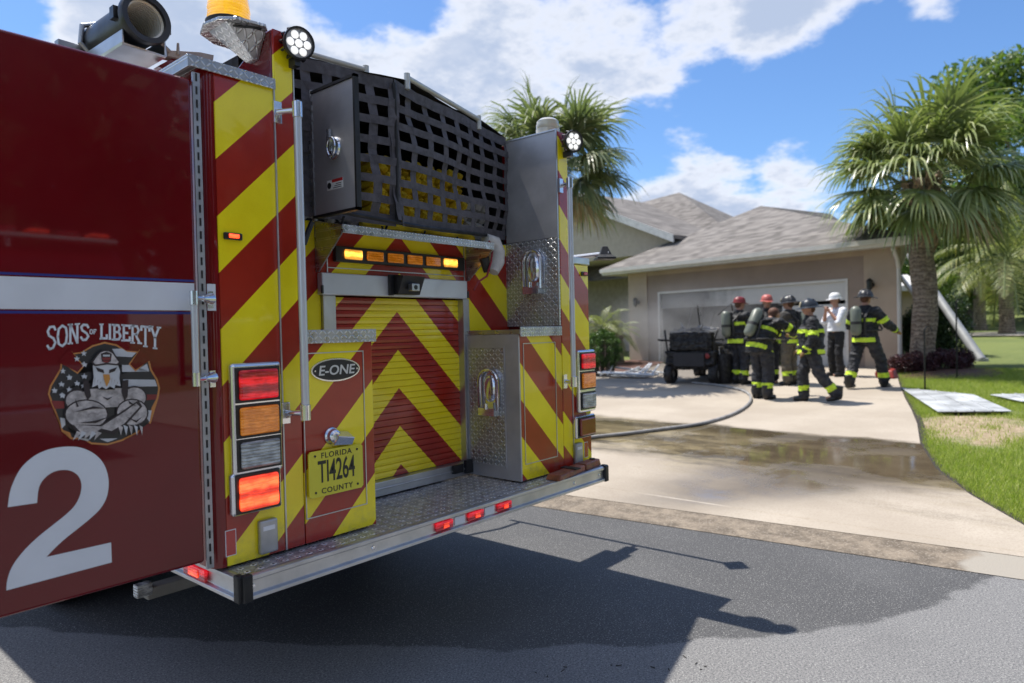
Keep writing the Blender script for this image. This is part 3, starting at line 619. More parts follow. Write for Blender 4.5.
# suction tube on the left of the roof
T0 = at(146, 19, 2.85); tdir = (Vector((-.07, 1, -.03))).normalized(); T1 = T0 + tdir*.42
mb = MB(); mb.lathe([(.079, .42), (.080, .02), (.077, .0), (.078, -.01), (.10, -.012), (.104, -.004), (.104, .02), (.097, .028), (.097, .045), (.090, .05), (.090, .43), (.060, .44), (.0, .44), (.0, .43), (.078, .42)], T0, tdir, 36)
for s_ in (-1, 1): mb.box(T0.x+s_*.1-.015, T0.x+s_*.1+.015, T0.y+.03, T0.y+.07, T0.z-.02, T0.z+.03)
st = mb.build('suction_tube', blackp, eng, smooth=True)
mb = MB(); pr = []
for k in range(22): pr += [(.078, .008+k*.016), (.078, .015+k*.016), (.071, .016+k*.016), (.071, .023+k*.016)]
mb.lathe(pr, T0, tdir, 36); mb.build('ribbed_lining', mat('ribbed_metal', (.70, .68, .62), .4, .25), st, smooth=True, auto=80)
for s_, off in ((0, 0),):
    mb = MB(); T = Matrix.Translation(T0) @ tdir.to_track_quat('Y', 'Z').to_matrix().to_4x4(); mb.T = T
    mb.box(-.085, .095, .03, 1.6, -.125, -.117); mb.box(-.085, -.077, .03, 1.6, -.117, -.06); mb.box(.087, .095, .03, 1.6, -.117, -.045); mb.build('tube_tray', alu, eng, bevel=.003)
mb = MB(); mb.T = T; mb.tube([(-.02, .36, -.1), (-.10, .38, -.02), (-.09, .38, .06), (-.02, .38, .09)], .012, 8); mb.box(-.18, -.08, .40, .44, -.08, -.02); mb.build('tube_clamp', alud, eng, bevel=.002)
mb = MB(); a_ = at(176, 66, 2.85)
mb.prism([tuple(pt(*p_, 'Y', .62)) for p_ in ((158, 66), (176, 56), (193, 62), (176, 76))], (0, .05, 0)); mb.build('mount_plate', red2, eng, bevel=.002)
mb = MB(); mb.prism([tuple(pt(*p_, 'Y', .60)) for p_ in ((167, 50), (200, 52), (214, 55), (213, 63), (196, 62), (168, 56))], (0, .06, 0)); mb.cyl(tuple(pt(178, 55, 'Y', .6)), tuple(pt(178, 43, 'Y', .6)), .008, .005); mb.tube([tuple(pt(*p_, 'Y', .6)) for p_ in ((158, 40), (164, 46), (170, 52))], .009, 6)
mb.build('hinge_block', mat('tan_metal', (.38, .32, .28), .5, .3), eng, bevel=.002)
# tailboard
mb = MB(); mb.box(.05, 2.43, -.10, .44, .672, .690); mb.build('deck', deckm, eng)
# extruded edge profile along the back, and return along the left side
prof = [(-.10, .690), (-.118, .692), (-.132, .688), (-.132, .672), (-.120, .668), (-.120, .622), (-.134, .616), (-.134, .602), (-.10, .602)]
def extr(p0, p1, prof, ax):
    mb = MB(); n = len(prof)
    A = [(p0, a_, b_) if ax == 'x' else (a_, p0, b_) for a_, b_ in prof]; B = [(p1, a_, b_) if ax == 'x' else (a_, p1, b_) for a_, b_ in prof]
    mb.add(A+B, [tuple(range(n)), tuple(range(2*n-1, n-1, -1))] + [(i, i+n, (i+1) % n+n, (i+1) % n) for i in range(n)]); return mb
ed = extr(.062, 2.425, prof, 'x').build('tailboard_edge', alu, eng, bevel=.0015)
extr(-.09, .75, [(b_+.15, c_) for b_, c_ in prof], 'y').build('tailboard_side_edge', alu, eng, bevel=.0015)
extr(-.09, .45, [(2.33-b_, c_) for b_, c_ in prof], 'y').build('tailboard_side_edge', alu, eng, bevel=.0015)
for px0, sx in ((.030, 1), (2.446, -1)):
    mb = MB(); mb.box(min(px0, px0+sx*.036), max(px0, px0+sx*.036), -.142, -.112, .597, .697)
    mb.box(min(px0-sx*.014, px0+sx*.012), max(px0-sx*.014, px0+sx*.012), -.128, -.088, .597, .697); mb.build('corner_cap', black, eng, bevel=.006)
    for z_ in (.675, .62): pass
for x_ in (.075, .62, 2.10, 2.37): MB().lathe([(0, .004), (.008, .003), (.010, 0)], (x_, -.121, .646), (0, -1, 0), 12).build('bolt', chrome, ed)
for x_ in (1.03, 1.245, 1.46):
    mb = MB(); mb.box(x_-.055, x_+.055, -.134, -.121, .626, .666); mk = mb.build('marker_light', blackp, eng, bevel=.004); 
    mk.data.materials[0] = l_red; MB().box(x_-.008, x_+.025, -.137, -.134, .636, .658).build('lens', l_redon, mk, bevel=.002)
for x_ in (1.138, 1.352): MB().box(x_-.035, x_+.035, -.124, -.1205, .628, .664).build('white_reflector', white, ed)
mb = MB(); mb.box(.012, .026, .12, .30, .622, .668); mk = mb.build('marker_light', l_red, eng, bevel=.004); MB().box(.008, .012, .17, .25, .632, .66).build('lens', l_redon, mk, bevel=.002)
# wooden blocks resting on the tailboard are added later (they can be lifted away)
# door, opened back square to the side
dx0, dx1, dz0, dz1 = -1.05, -.04, .74, 2.475
mb = MB(); mb.box(dx0, dx1, .0, .045, dz0, dz1); door = mb.build('compartment_door', red, eng, bevel=.010, segs=3)
MB().box(dx0, -.05, -.0012, -.0002, 1.648, 1.745).build('reflective_stripe', white, door)
mb = MB(); mb.box(dx0, -.05, -.0012, -.0002, 1.750, 1.757); mb.box(dx0, -.05, -.0012, -.0002, 1.635, 1.643); mb.build('pinstripe', blue, door)
mb = MB(); mb.box(-.004, .026, -.0052, -.0012, 1.648, 1.745); mb.build('reflective_stripe', white, eng)
mb = MB(); mb.box(-.036, -.010, -.006, .002, .715, 2.50, 0); zc = .73
while zc < 2.48: mb.box(-.026, -.020, -.008, -.006, zc, zc+.028, 1); zc += .047
mb.build('piano_hinge', [alud, darkin], eng)
mb = MB(); mb.box(-.024, -.0205, .01, .03, .7, 2.5)
mb = MB(); mb.cyl((-.078, -.055, 1.405), (-.078, -.055, 1.69), .0115, n=14); hd = mb.build('grab_handle', white_metal, door, smooth=True)
for zc, zf in ((1.405, 1.40), (1.69, 1.6875)):
    mb = MB(); mb.box(-.006, .014, -.010, -.0055, zf-.03, zf+.03); mb.cyl((-.078, -.055, zc-.024), (-.078, -.055, zc+.024), .0145, n=14); mb.cyl((-.078, -.055, zc), (-.03, -.03, zc), .008, n=8); mb.tube([(-.035, -.033, zc), (.004, -.009, zc)], [.010, .022], 10)
    mb.build('handle_bracket', chrome, eng, smooth=True)
# --- big numeral, outlined from strokes
def P2(px, py, y_): v = pt(px, py, 'Y', y_); return (v.x, v.y, v.z)
mb = MB(); s_ = 130/365.
out = [(22,189),(27,152),(38,118),(60,78),(95,46),(135,27),(180,19),(225,21),(262,37),(288,62),(302,95),(305,130),(298,165),(280,195),(252,222),(215,252),(180,280),(152,306),(130,329),(312,288),(314,344),(18,423),(20,398),(30,365),(48,335),(75,303),(110,270),(150,238),(185,210),(208,187),(222,163),(229,135),(226,112),(214,95),(192,85),(162,86),(136,98),(117,118),(108,140),(104,177)]
corner = {(22,189),(130,329),(312,288),(314,344),(18,423),(104,177)}; sm_ = []
for i in range(len(out)):
    p0, p1, p2, p3 = out[i-1], out[i], out[(i+1) % len(out)], out[(i+2) % len(out)]
    if p1 in corner: p0 = p1
    if p2 in corner: p3 = p2
    for k in range(4):
        q = k/4; sm_.append(tuple(.5*((2*b)+(c-a)*q+(2*a-5*b+4*c-d)*q*q+(3*b-a-3*c+d)*q**3) for a, b, c, d in zip(p0, p1, p2, p3)))
mb.prism([P2(a_*s_, 440+b_*243/683., -.0018) for a_, b_ in sm_], (0, .0015, 0)); mb.build('numeral', white, door)
# --- lettering SONS OF LIBERTY in slab serif strokes
mb = MB()
def E_(a_, b_): return (40+a_*140/683., 310+b_*140/683.)
def stroke(pts, w_, lay=0, mi=0):      # pts in emblem zoom px
    for (a0, b0), (a1, b1) in zip(pts, pts[1:]):
        d = math.hypot(a1-a0, b1-b0) or 1; nx, ny = -(b1-b0)/d*w_/2, (a1-a0)/d*w_/2; ex, ey = (a1-a0)/d*w_*.25, (b1-b0)/d*w_*.25
        q = [(a0+nx-ex, b0+ny-ey), (a1+nx+ex, b1+ny+ey), (a1-nx+ex, b1-ny+ey), (a0-nx-ex, b0-ny-ey)]
        mb.add([P2(*E_(*p_), -.0015-.0002*lay) for p_ in q], [(0, 1, 2, 3)], mi)
def letter(ch, x, y, w_, h_, sh):      # x,y top-left in zoom px, sh = slope of baseline
    def m(u, v): return (x+u*w_, y+v*h_+sh*u*w_)
    S, T = 11, 6
    st_ = {'S': [[(.9,.22),(.75,.06),(.35,.03),(.12,.18),(.25,.38),(.7,.55),(.9,.75),(.65,.95),(.3,.96),(.08,.78)]],
      'O': [[(.5,.02),(.15,.15),(.05,.5),(.15,.85),(.5,.98),(.85,.85),(.95,.5),(.85,.15),(.5,.02)]],
      'N': [[(.18,1),(.18,0),(.82,1),(.82,0)]], 'L': [[(.3,0),(.3,.97),(.95,.97),(.95,.72)]], 'I': [[(.5,0),(.5,1)]],
      'B': [[(.2,0),(.2,1),(.7,.97),(.88,.75),(.7,.5),(.2,.48)],[(.2,.02),(.65,.03),(.8,.25),(.65,.48)]], 'E': [[(.92,.2),(.92,.03),(.22,.03),(.22,.97),(.95,.97),(.95,.75)],[(.22,.5),(.7,.5)]],
      'R': [[(.2,1),(.2,.02),(.65,.03),(.82,.25),(.65,.5),(.2,.5)],[(.5,.5),(.92,1)]], 'T': [[(.05,.22),(.05,.03),(.95,.03),(.95,.22)],[(.5,.03),(.5,1)]], 'Y': [[(.08,0),(.5,.5),(.92,0)],[(.5,.5),(.5,1)]],
      'F': [[(.92,.2),(.92,.03),(.22,.03),(.22,1)],[(.22,.5),(.7,.5)]]}[ch]
    for p_ in st_: stroke([m(*q) for q in p_], S if h_ > 40 else 5)
    if h_ > 40:
        for u, v in {'N': ((.18,0),(.18,1),(.82,0)), 'L': ((.3,0),(.3,1)), 'I': ((.5,0),(.5,1)), 'B': ((.15,0),(.15,1)), 'E': ((.15,0),(.15,1)), 'R': ((.2,0),(.2,1),(.92,1)), 'T': ((.5,1),), 'Y': ((.08,0),(.92,0),(.5,1))}.get(ch, ()):
            stroke([m(u-.2, v), m(u+.2, v)], 8)
x_ = 32
for ch, w_, y_, h_, sh in (('S', 48, 85, 115, -.3), ('O', 50, 78, 104, -.15), ('N', 54, 72, 92, -.08), ('S', 44, 70, 80, -.04)): letter(ch, x_, y_, w_, h_, sh); x_ += w_+4
letter('O', 243, 95, 14, 22, 0); letter('F', 260, 95, 14, 22, 0)
x_ = 288
for ch, w_, y_, h_, sh in (('L', 40, 70, 70, .02), ('I', 22, 71, 70, .02), ('B', 44, 72, 72, .03), ('E', 40, 73, 76, .05), ('R', 48, 75, 84, .07), ('T', 44, 77, 98, .1), ('Y', 46, 80, 104, .12)): letter(ch, x_, y_, w_, h_, sh); x_ += w_+2
mb.build('lettering', [white, blue], door)
# --- emblem: fire-service cross with flag, stars and a helmeted bearded eagle with crossed arms
mb = MB(); lay = [0]
def shp(pts, mi, L=None):
    lay[0] += 1; y_ = -.0012 - .00012*(L if L is not None else lay[0])
    pv = [P2(*E_(*p_), y_) for p_ in pts]; c = (sum(p_[0] for p_ in pv)/len(pv), y_, sum(p_[2] for p_ in pv)/len(pv)); n = len(pv)
    b = bmesh.new(); vv = [b.verts.new(p_) for p_ in pv]
    try:
        f = b.faces.new(vv); r = bmesh.ops.triangulate(b, faces=[f]); b.verts.index_update()
        mb.add([v.co.copy() for v in b.verts], [tuple(v.index for v in f_.verts) for f_ in b.faces], mi)
    except Exception: pass
    b.free()
def el(cx_, cy_, a_, b_, mi, rot=0, n=20): shp([(cx_+a_*math.cos(k*6.2832/n)*math.cos(rot)-b_*math.sin(k*6.2832/n)*math.sin(rot), cy_+a_*math.cos(k*6.2832/n)*math.sin(rot)+b_*math.sin(k*6.2832/n)*math.cos(rot)) for k in range(n)], mi)
# 0 orange 1 dark 2 white 3 grey 4 red 5 black 6 beak
cross = [(137,213),(200,205),(255,172),(315,155),(375,168),(420,198),(487,203),(498,212),(440,265),(465,292),(532,238),(545,290),(575,340),(586,380),(578,430),(552,480),(540,555),(505,545),(480,600),(440,612),(400,640),(330,660),(250,655),(210,630),(150,630),(125,570),(105,592),(92,535),(60,470),(38,410),(48,370),(78,320),(98,285),(102,246),(182,308),(210,280)]
def shrink(P_, k):
    cx_ = sum(p_[0] for p_ in P_)/len(P_); cy_ = 400; return [(cx_+(a_-cx_)*k, cy_+(b_-cy_)*k) for a_, b_ in P_]
shp(cross, 0); inner = shrink(cross, .965); shp(inner, 1)
for pts in ([(352,190),(400,188),(425,204),(470,208),(448,230),(372,226)], [(400,268),(438,268),(463,298),(522,262),(533,300),(400,302)], [(405,338),(560,340),(572,372),(410,375)]): shp(pts, 2)
shp([(500,412),(572,412),(565,436),(500,442)], 4); shp([(54,442),(120,445),(118,480),(72,482)], 4); shp([(98,525),(122,528),(124,560),(106,578)], 2); shp([(515,488),(545,490),(535,545),(515,520)], 2); shp([(165,612),(240,620),(235,640),(195,630)], 2); shp([(290,628),(380,626),(330,645)], 2)
for q in ([(96,252),(150,196),(216,274),(184,312)], [(536,240),(486,192),(432,264),(466,300)]): shp(q, 0)
for q in ([(86,254),(144,188),(208,274),(183,303)], [(548,238),(494,184),(440,264),(466,291)]): shp(q, 7)
def star(cx_, cy_, r): shp([(cx_+(r if k % 2 == 0 else r*.42)*math.sin(k*math.pi/5), cy_-(r if k % 2 == 0 else r*.42)*math.cos(k*math.pi/5)) for k in range(10)], 2, 48)
for a_, b_ in ((214,212),(180,238),(216,266),(112,298),(142,328),(216,324),(104,362),(180,358),(70,392),(142,388),(108,418),(212,370)): star(a_, b_, 16)
lay[0] = 50
# arms and shoulders
el(180, 440, 62, 55, 5); el(182, 442, 56, 49, 3); el(462, 425, 60, 55, 5); el(462, 427, 54, 49, 3)
shp([(210,400),(240,385),(410,380),(440,400),(440,470),(215,480)], 3)
el(225, 510, 108, 75, 5); el(226, 510, 101, 68, 3); el(450, 500, 80, 68, 5); el(450, 500, 73, 61, 3); shp([(150,560),(300,560),(420,480),(480,440),(500,470),(420,560),(360,610),(300,590),(250,630),(200,625)], 5); shp([(165,560),(300,568),(420,492),(470,455),(486,472),(410,555),(350,590),(300,578),(245,612),(210,610)], 3)
for k in range(5): shp([(180+k*24, 590), (205+k*24, 600), (160+k*26, 636)], 2 if k % 2 else 3); shp([(380+k*26, 560), (405+k*24, 570), (395+k*26, 612)], 2 if k % 2 else 3)
for pts in ([(170,430),(190,470),(180,475)], [(160,500),(260,470),(320,480),(258,482)], [(190,550),(270,540),(340,520),(272,552)], [(430,440),(470,470),(436,458)], [(420,520),(470,540),(500,520),(470,550)], [(300,420),(330,432),(360,420),(330,440)]): shp(pts, 5)
# braces
shp([(208,345),(236,345),(250,420),(232,440),(218,410)], 5); shp([(402,345),(432,340),(428,420),(412,445),(398,400)], 5)
# white feathered head, beard
H_ = lambda L: [(322+(a_-322)*.86, 290+(b_-290)*.86) for a_, b_ in L]
shp_ = shp
def shp(P_, mi, L=None): shp_(H_(P_) if lay[0] >= HEAD else P_, mi, L)
HEAD = lay[0]
beard = [(248,270),(262,250),(385,250),(402,300),(398,345),(405,385),(375,378),(370,400),(345,385),(322,402),(300,388),(282,400),(275,378),(243,392),(252,340)]; shp([(322+(a_-322)*1.05, 325+(b_-325)*1.04) for a_, b_ in beard], 5); shp(beard, 2)
for k in range(9): shp([(258+k*16, 335+(k % 3)*12), (262+k*16, 338+(k % 3)*12), (255+k*16, 380-(k % 2)*10)], 3)
shp([(262,276),(308,292),(312,312),(275,300)], 5); shp([(386,276),(342,292),(338,312),(372,300)], 5); shp([(305,318),(342,318),(346,345),(330,382),(324,386),(312,350)], 6); shp([(318,322),(330,322),(324,350)], 0)
# helmet
shp([(238,250),(262,215),(285,190),(310,178),(340,178),(365,192),(385,222),(405,250),(392,268),(330,262),(258,272)], 5); shp([(250,248),(270,218),(290,196),(312,186),(338,186),(360,200),(378,226),(394,248),(384,258),(325,252),(262,262)], 3); shp([(292,200),(325,190),(355,202),(350,245),(325,255),(298,245)], 5); shp([(300,222),(348,222),(344,236),(304,236)], 4); shp([(304,206),(345,206),(343,217),(306,217)], 2); shp([(300,240),(346,240),(332,250),(312,250)], 4)
mb.build('emblem', [mat('emblem_orange', (.55, .22, .06), .35), mat('emblem_dark', (.035, .035, .035), .35), mat('emblem_white', (.55, .56, .58), .35), mat('emblem_grey', (.44, .40, .385), .35, var=.35, vs=45), mat('emblem_red', (.22, .03, .03), .35), mat('emblem_black', (.03, .022, .025), .35), mat('emblem_beak', (.55, .25, .05), .35), red], door)
# hose bed: net, hoses, cover, rods
def lerp(a_, b_, k): return tuple(a_[i]+(b_[i]-a_[i])*k for i in range(3))
def netpart(TL, TR, BL, BR, nu, nv, name='cargo_net'):
    mb = MB(); TLn, TRn, BLn, BRn = [Vector(q) for q in (TL, TR, BL, BR)]
    nrm_ = (TRn-TLn).cross(BLn-TLn).normalized()
    def S(u, v): p_ = TLn.lerp(TRn, u).lerp(BLn.lerp(BRn, u), v); sag = .012*math.sin(u*9+v*5)+.01*math.sin(v*11+u*3); return p_ + nrm_*sag + (TRn-TLn).normalized()*.006*math.sin(v*13+u*20)
    def strap(fn, wdir, w_, off, N=16):
        vs = []
        for i in range(N+1):
            p_ = fn(i/N); o_ = nrm_*(off+.003*math.sin(i*2.6)); vs += [p_-wdir*w_/2+o_, p_+wdir*w_/2+o_]
        mb.add(vs, [(2*i, 2*i+1, 2*i+3, 2*i+2) for i in range(N)])
        mb.add([v + nrm_*.002 for v in vs], [(2*i, 2*i+1, 2*i+3, 2*i+2) for i in range(N)])
    ud = (TRn-TLn).normalized(); vd = (BLn-TLn).normalized()
    for i in range(nu+1): u = i/nu; strap(lambda k: S(u, k), ud, .046 if 0 < i < nu else .06, .0)
    for j in range(nv+1): v = j/nv; strap(lambda k: S(k, v), vd, .038 if 0 < j < nv else .055, -.004)
    return mb.build(name, netm, eng)
netpart((.38, .30, 2.775), (1.03, .165, 2.775), (.40, .33, 2.125), (1.05, .18, 2.11), 6, 7); netpart((1.04, .165, 2.775), (2.15, .395, 2.755), (1.06, .18, 2.11), (2.15, .40, 2.16), 8, 7)
mb = MB(); mb.tube([(1.035, .155, 2.78), (1.05, .165, 2.45), (1.045, .17, 2.10)], .009, 8)
for k in range(5): mb.tube([(.75+k*.3, .2+.05*k, 2.10), (.76+k*.3, .24+.05*k, 2.06), (.78+k*.3, .3+.03*k, 2.10)], .006, 6)
mb.tube([(.62, .19, 2.12), (1.2, .16, 2.09), (1.9, .33, 2.13)], .01, 6)
mb.build('net_cord', black, eng)
vinyl = mat('black_vinyl', (.02, .02, .024), .5, var=.2, bump=.4, bs=14, bd=.02)
mb = MB(); g = []
for i in range(13):
    for j in range(9):
        u, v = i/12, j/8; xx = .375+1.79*u; y0 = .30+(.165-.30)*min(1, (xx-.38)/.65) if xx < 1.03 else .165+(xx-1.03)*.205
        g.append((xx, y0+v*(3.3-y0), 2.79+.03*math.sin(u*3.1)*(1-v)+.012*math.sin(u*17+v*9)))
mb.add(g, [(i*9+j, (i+1)*9+j, (i+1)*9+j+1, i*9+j+1) for i in range(12) for j in range(8)]); mb.build('hose_bed_cover', vinyl, eng, smooth=True)
for a_, b_ in (((.56, .30, 2.845), (.93, .24, 2.835)), ((1.15, .19, 2.845), (1.83, .33, 2.815))):
    mb = MB(); mb.cyl(a_, b_, .014, n=12); 
    for q in (a_, b_): mb.cyl((q[0], q[1], q[2]-.06), (q[0], q[1], q[2]+.02), .016, n=10)
    mb.build('cover_rod', mat('cream_tube', (.55, .54, .50), .4, .3), eng, smooth=True)
MB().box(.375, 2.155, .456, .50, 2.103, 2.12).box(.375, 2.155, .5, 3.35, 1.98, 2.02).build('hose_bed_floor', darkin, eng)
MB().box(.376, 2.154, 3.3, 3.38, 2.02, 2.84).build('hose_bed_bulkhead', darkin, eng); MB().box(2.150, 2.1555, .43, 3.3, 2.02, 2.80).build('hose_bed_shade_sheet', darkin, eng); MB().box(.376, .38, .43, 3.3, 2.02, 2.80).build('hose_bed_shade_sheet', darkin, eng); MB().box(.38, 2.15, 1.5, 1.53, 2.3, 2.8).build('hose_bed_divider', darkin, eng)  # black sheets over the red side walls paint in the bed's shade
hosey = mat('yellow_hose', (.80, .55, .02), .8, var=.3, vs=12, bump=.5, bs=90)
def foldstack(name, x0, x1, z0, z1, m, yy, lay_h=.034, ww=.075):
    mb = MB(); x_ = x0
    while x_ < x1:
        z_ = z0; k = 0
        while z_ < z1 - .02*random.random():
            dy = random.uniform(-.03, .03); r = lay_h*.46
            mb.tube([(x_, yy+2.2, z_), (x_, yy+.05+dy, z_), (x_, yy+.005+dy, z_+r*.3), (x_, yy+dy-.01, z_+r)], [r, r*1.05, r*1.15, r*.9], 8); z_ += lay_h; k += 1
        x_ += lay_h*1.15
    return mb.build(name, m, eng, smooth=True)
foldstack('yellow_hose_load', 1.12, 1.80, 2.12, 2.50, hosey, .46, .045); foldstack('white_hose_load', .64, 1.05, 2.12, 2.42, hosew, .47, .06); foldstack('white_hose_load', 1.90, 2.14, 2.12, 2.38, hosew, .52, .07)
foldstack('grey_hose_load', .40, .62, 2.12, 2.36, mat('grey_hose', (.16, .16, .17), .8, bump=.4), .5, .05)
mb = MB(); mb.tube([(1.0, .4, 2.112), (1.4, .35, 2.118), (1.85, .42, 2.115)], .02, 8); mb.build('yellow_hose_load', hosey, eng, smooth=True)
# chassis, wheels and cab so that it stands from other sides too
mb = MB()
for x_ in (.75, 1.6): mb.box(x_, x_+.09, .55, 8.6, .55, .78)
mb.box(.85, 1.6, 1.9, 2.3, .55, .75); mb.cyl((.3, 2.35, .52), (2.2, 2.35, .52), .09, n=14); mb.cyl((.3, 7.0, .52), (2.2, 7.0, .52), .07, n=14); mb.sph((1.25, 2.35, .52), .2)
mb.box(.5, 1.9, .6, .64, .35, .66); mb.box(.1, .7, 3.2, 4.5, .45, .7); mb.box(1.8, 2.4, 3.2, 4.5, .45, .7)
mb.build('chassis', darkin, eng)
def wheel(x_, y_, w_, r=.52):
    mb = MB(); mb.lathe([(r*.55, 0), (r*.92, 0), (r, .04), (r, w_-.04), (r*.92, w_), (r*.55, w_)], (x_, y_, r), (1, 0, 0), 36); wh = mb.build('wheel', black, eng, smooth=True)
    MB().lathe([(r*.56, .02), (r*.5, .06), (r*.3, .05), (r*.28, -.0), (.0, -.0)], (x_, y_, r), (1, 0, 0), 24).lathe([(r*.56, w_-.02), (r*.5, w_-.06), (r*.3, w_-.05), (r*.28, w_), (0, w_)], (x_, y_, r), (1, 0, 0), 24).build('rim', alu, wh, smooth=True)
for x_ in (.05, .38, 1.78, 2.11): wheel(x_, 2.35, .28)
for x_ in (.02, 2.15): wheel(x_, 7.0, .32)
mb = MB(); mb.prism([(-.02, 6.5, .5), (-.02, 6.5, 2.75), (-.02, 6.7, 2.85), (-.02, 9.1, 2.85), (-.02, 9.35, 2.6), (-.02, 9.5, 1.5), (-.02, 9.5, .5)], (2.5, 0, 0)); cab = mb.build('cab', red, eng, bevel=.03)
for x0, x1 in ((-.026, -.021), (2.481, 2.486)):
    for y0 in (6.75, 8.1): MB().box(x0, x1, y0, y0+1.0, 1.55, 2.35).build('window', blackp, cab)
    MB().box(x0, x1, 6.5, 9.4, 1.3, 1.42).build('reflective_stripe', white, cab)
MB().prism([(.1, 9.47, 1.6), (2.38, 9.47, 1.6), (2.38, 9.37, 2.5), (.1, 9.37, 2.5)], (0, .04, 0)).build('windscreen', blackp, cab)
mb = MB(); mb.box(.5, 1.95, 8.2, 8.6, 2.86, 2.98); mb.build('light_bar', l_red, eng, bevel=.02)
for x_ in (.15, 2.0): MB().box(x_, x_+.32, 9.5, 9.54, .95, 1.2).build('headlight', l_clr, cab)
# side roller shutters on the hidden sides
for X_, s_ in ((-.016, -1), (BW, 1)):
    for y0, y1 in ((.75, 1.75), (3.0, 4.3), (4.4, 6.2)): MB().box(min(X_, X_+s_*.008), max(X_, X_+s_*.008), y0, y1, .8, 1.85 if s_ > 0 else 2.4).build('side_shutter', alu, eng)
mb = MB(); mb.box(-.33, -.016, 1.25, 6.2, 2.34, 2.36); mb.box(-.33, -.315, 1.25, 6.2, 2.36, 2.46); mb.build('shadow_overhang', alu, eng)  # unseen overhang added to widen the engine's shadow on the left
# rack arm swung out along the right side
mb = MB(); mb.tube([(3.02, .18, 2.09), (3.0, 1.0, 2.08), (2.98, 2.1, 2.07)], .016, 8); ra = mb.build('rack_arm', white_metal, eng, smooth=True)
mb = MB(); mb.lathe([(0, .085), (.025, .08), (.06, .02), (.095, 0), (.095, -.012), (0, -.012)], (3.02, .22, 2.06), n=4); mb.build('arm_end_cap', black, ra)
mb = MB(); mb.tube([(2.47, .95, 1.85), (2.75, .95, 2.05), (3.0, .95, 2.08)], .018, 8); mb.tube([(2.47, 2.0, 1.85), (2.75, 2.0, 2.05), (2.98, 2.0, 2.07)], .018, 8); mb.build('rack_bracket', alud, eng)
mb = MB(); mb.box(2.47, 2.80, .82, 1.02, 1.95, 1.99); mb.box(2.75, 2.95, .88, .98, 2.03, 2.055); mb.build('rack_plate', alud, eng, bevel=.004)
# ground light hanging under the left side
mb = MB(); q = at(170, 590, 3.25); mb.box(q.x-.10, q.x+.14, q.y-.0, q.y+.08, q.z-.02, q.z+.035); mb.build('under_body_box', mat('beige_box', (.25, .24, .21), .5), eng, bevel=.006)
q2 = at(142, 588, 3.2); MB().box(q2.x-.04, q2.x+.03, q2.y-.05, q2.y-.0, q2.z-.03, q2.z+.03).build('ground_light', l_clr, eng, bevel=.005)

# second engine parked behind (seen mirrored in the open door)
e2 = thing('fire_engine', 'second red fire engine parked behind, its pale light bar mirrored in the open door', 'fire engine', (1.2, -7.2, 0))
mb = MB(); mb.box(-1.25, 1.25, -8.5, -.5, .6, 2.6); mb.prism([(-1.25, 0, .55), (-1.25, -2.3, .55), (-1.25, -2.3, 2.75), (-1.25, -.35, 2.75), (-1.25, -.08, 2.45), (-1.25, .0, 1.3)], (2.5, 0, 0)); mb.build('body', red, e2, bevel=.03)
MB().prism([(-1.1, .0, 1.45), (1.1, .0, 1.45), (1.1, -.08, 2.4), (-1.1, -.08, 2.4)], (0, .01, 0)).build('windscreen', blackp, e2)
mb = MB(); mb.box(-1.2, 1.2, -.5, -.2, 2.82, 2.87); mb.box(-.03, .03, -.3, -.24, 2.7, 2.82); lb = mb.build('light_bar', white_metal, e2, bevel=.01)
for k in range(7): MB().box(-1.15+k*.34, -.93+k*.34, -.48, -.22, 2.875, 2.95).build('red_lamp', l_redon if k % 2 == 0 else l_red, lb, bevel=.02)
MB().box(-1.27, 1.27, .02, .22, .5, .75).build('bumper', chrome, e2, bevel=.02); MB().box(-.7, .7, .0, .012, .8, 1.25).build('grille', alud, e2)
for x_ in (-1.05, .72): MB().box(x_, x_+.33, .0, .03, .85, 1.1).build('headlight', l_clr, e2)
for x_ in (-1.26, .94):
    for y_ in (-1.4, -6.2): MB().lathe([(.0, 0), (.5, 0), (.52, .04), (.52, .28), (.5, .32), (0, .32)], (x_, y_, .52), (1, 0, 0), 28).build('wheel', black, e2, smooth=True)

# brown wooden blocks on the tailboard
wood = mat('reddish_wood', (.24, .07, .035), .5, var=.35, vs=12, coat=.15, bump=.3, bs=60)
b1 = thing('wooden_block', 'dark red wooden wedge block lying flat on the tailboard corner', 'block', (2.12, -.02, .692))
mb = MB(); mb.hexa([(-.21, -.135, 0), (.12, -.085, 0), (.12, .0, 0), (-.21, -.03, 0)], [(-.19, -.13, .03), (.12, -.085, .034), (.12, -.005, .034), (-.19, -.035, .03)]); mb.build('wedge', wood, b1, bevel=.006)
mb = MB(); mb.box(-.02, .03, -.115, .0, .031, .037); mb.build('strap', black, b1)
b2 = thing('wooden_block', 'second dark red wood block at the far end of the tailboard', 'block', (2.36, -.02, .692))
mb = MB(); mb.hexa([(-.11, -.09, 0), (.08, -.07, 0), (.08, .0, 0), (-.11, .0, 0)], [(-.11, -.085, .038), (.07, -.065, .042), (.07, -.005, .042), (-.11, -.005, .038)]); mb.build('wedge', wood, b2, bevel=.006)
MB().cyl((.03, -.035, .042), (.03, -.035, .048), .018, n=14).build('hole', black, b2)

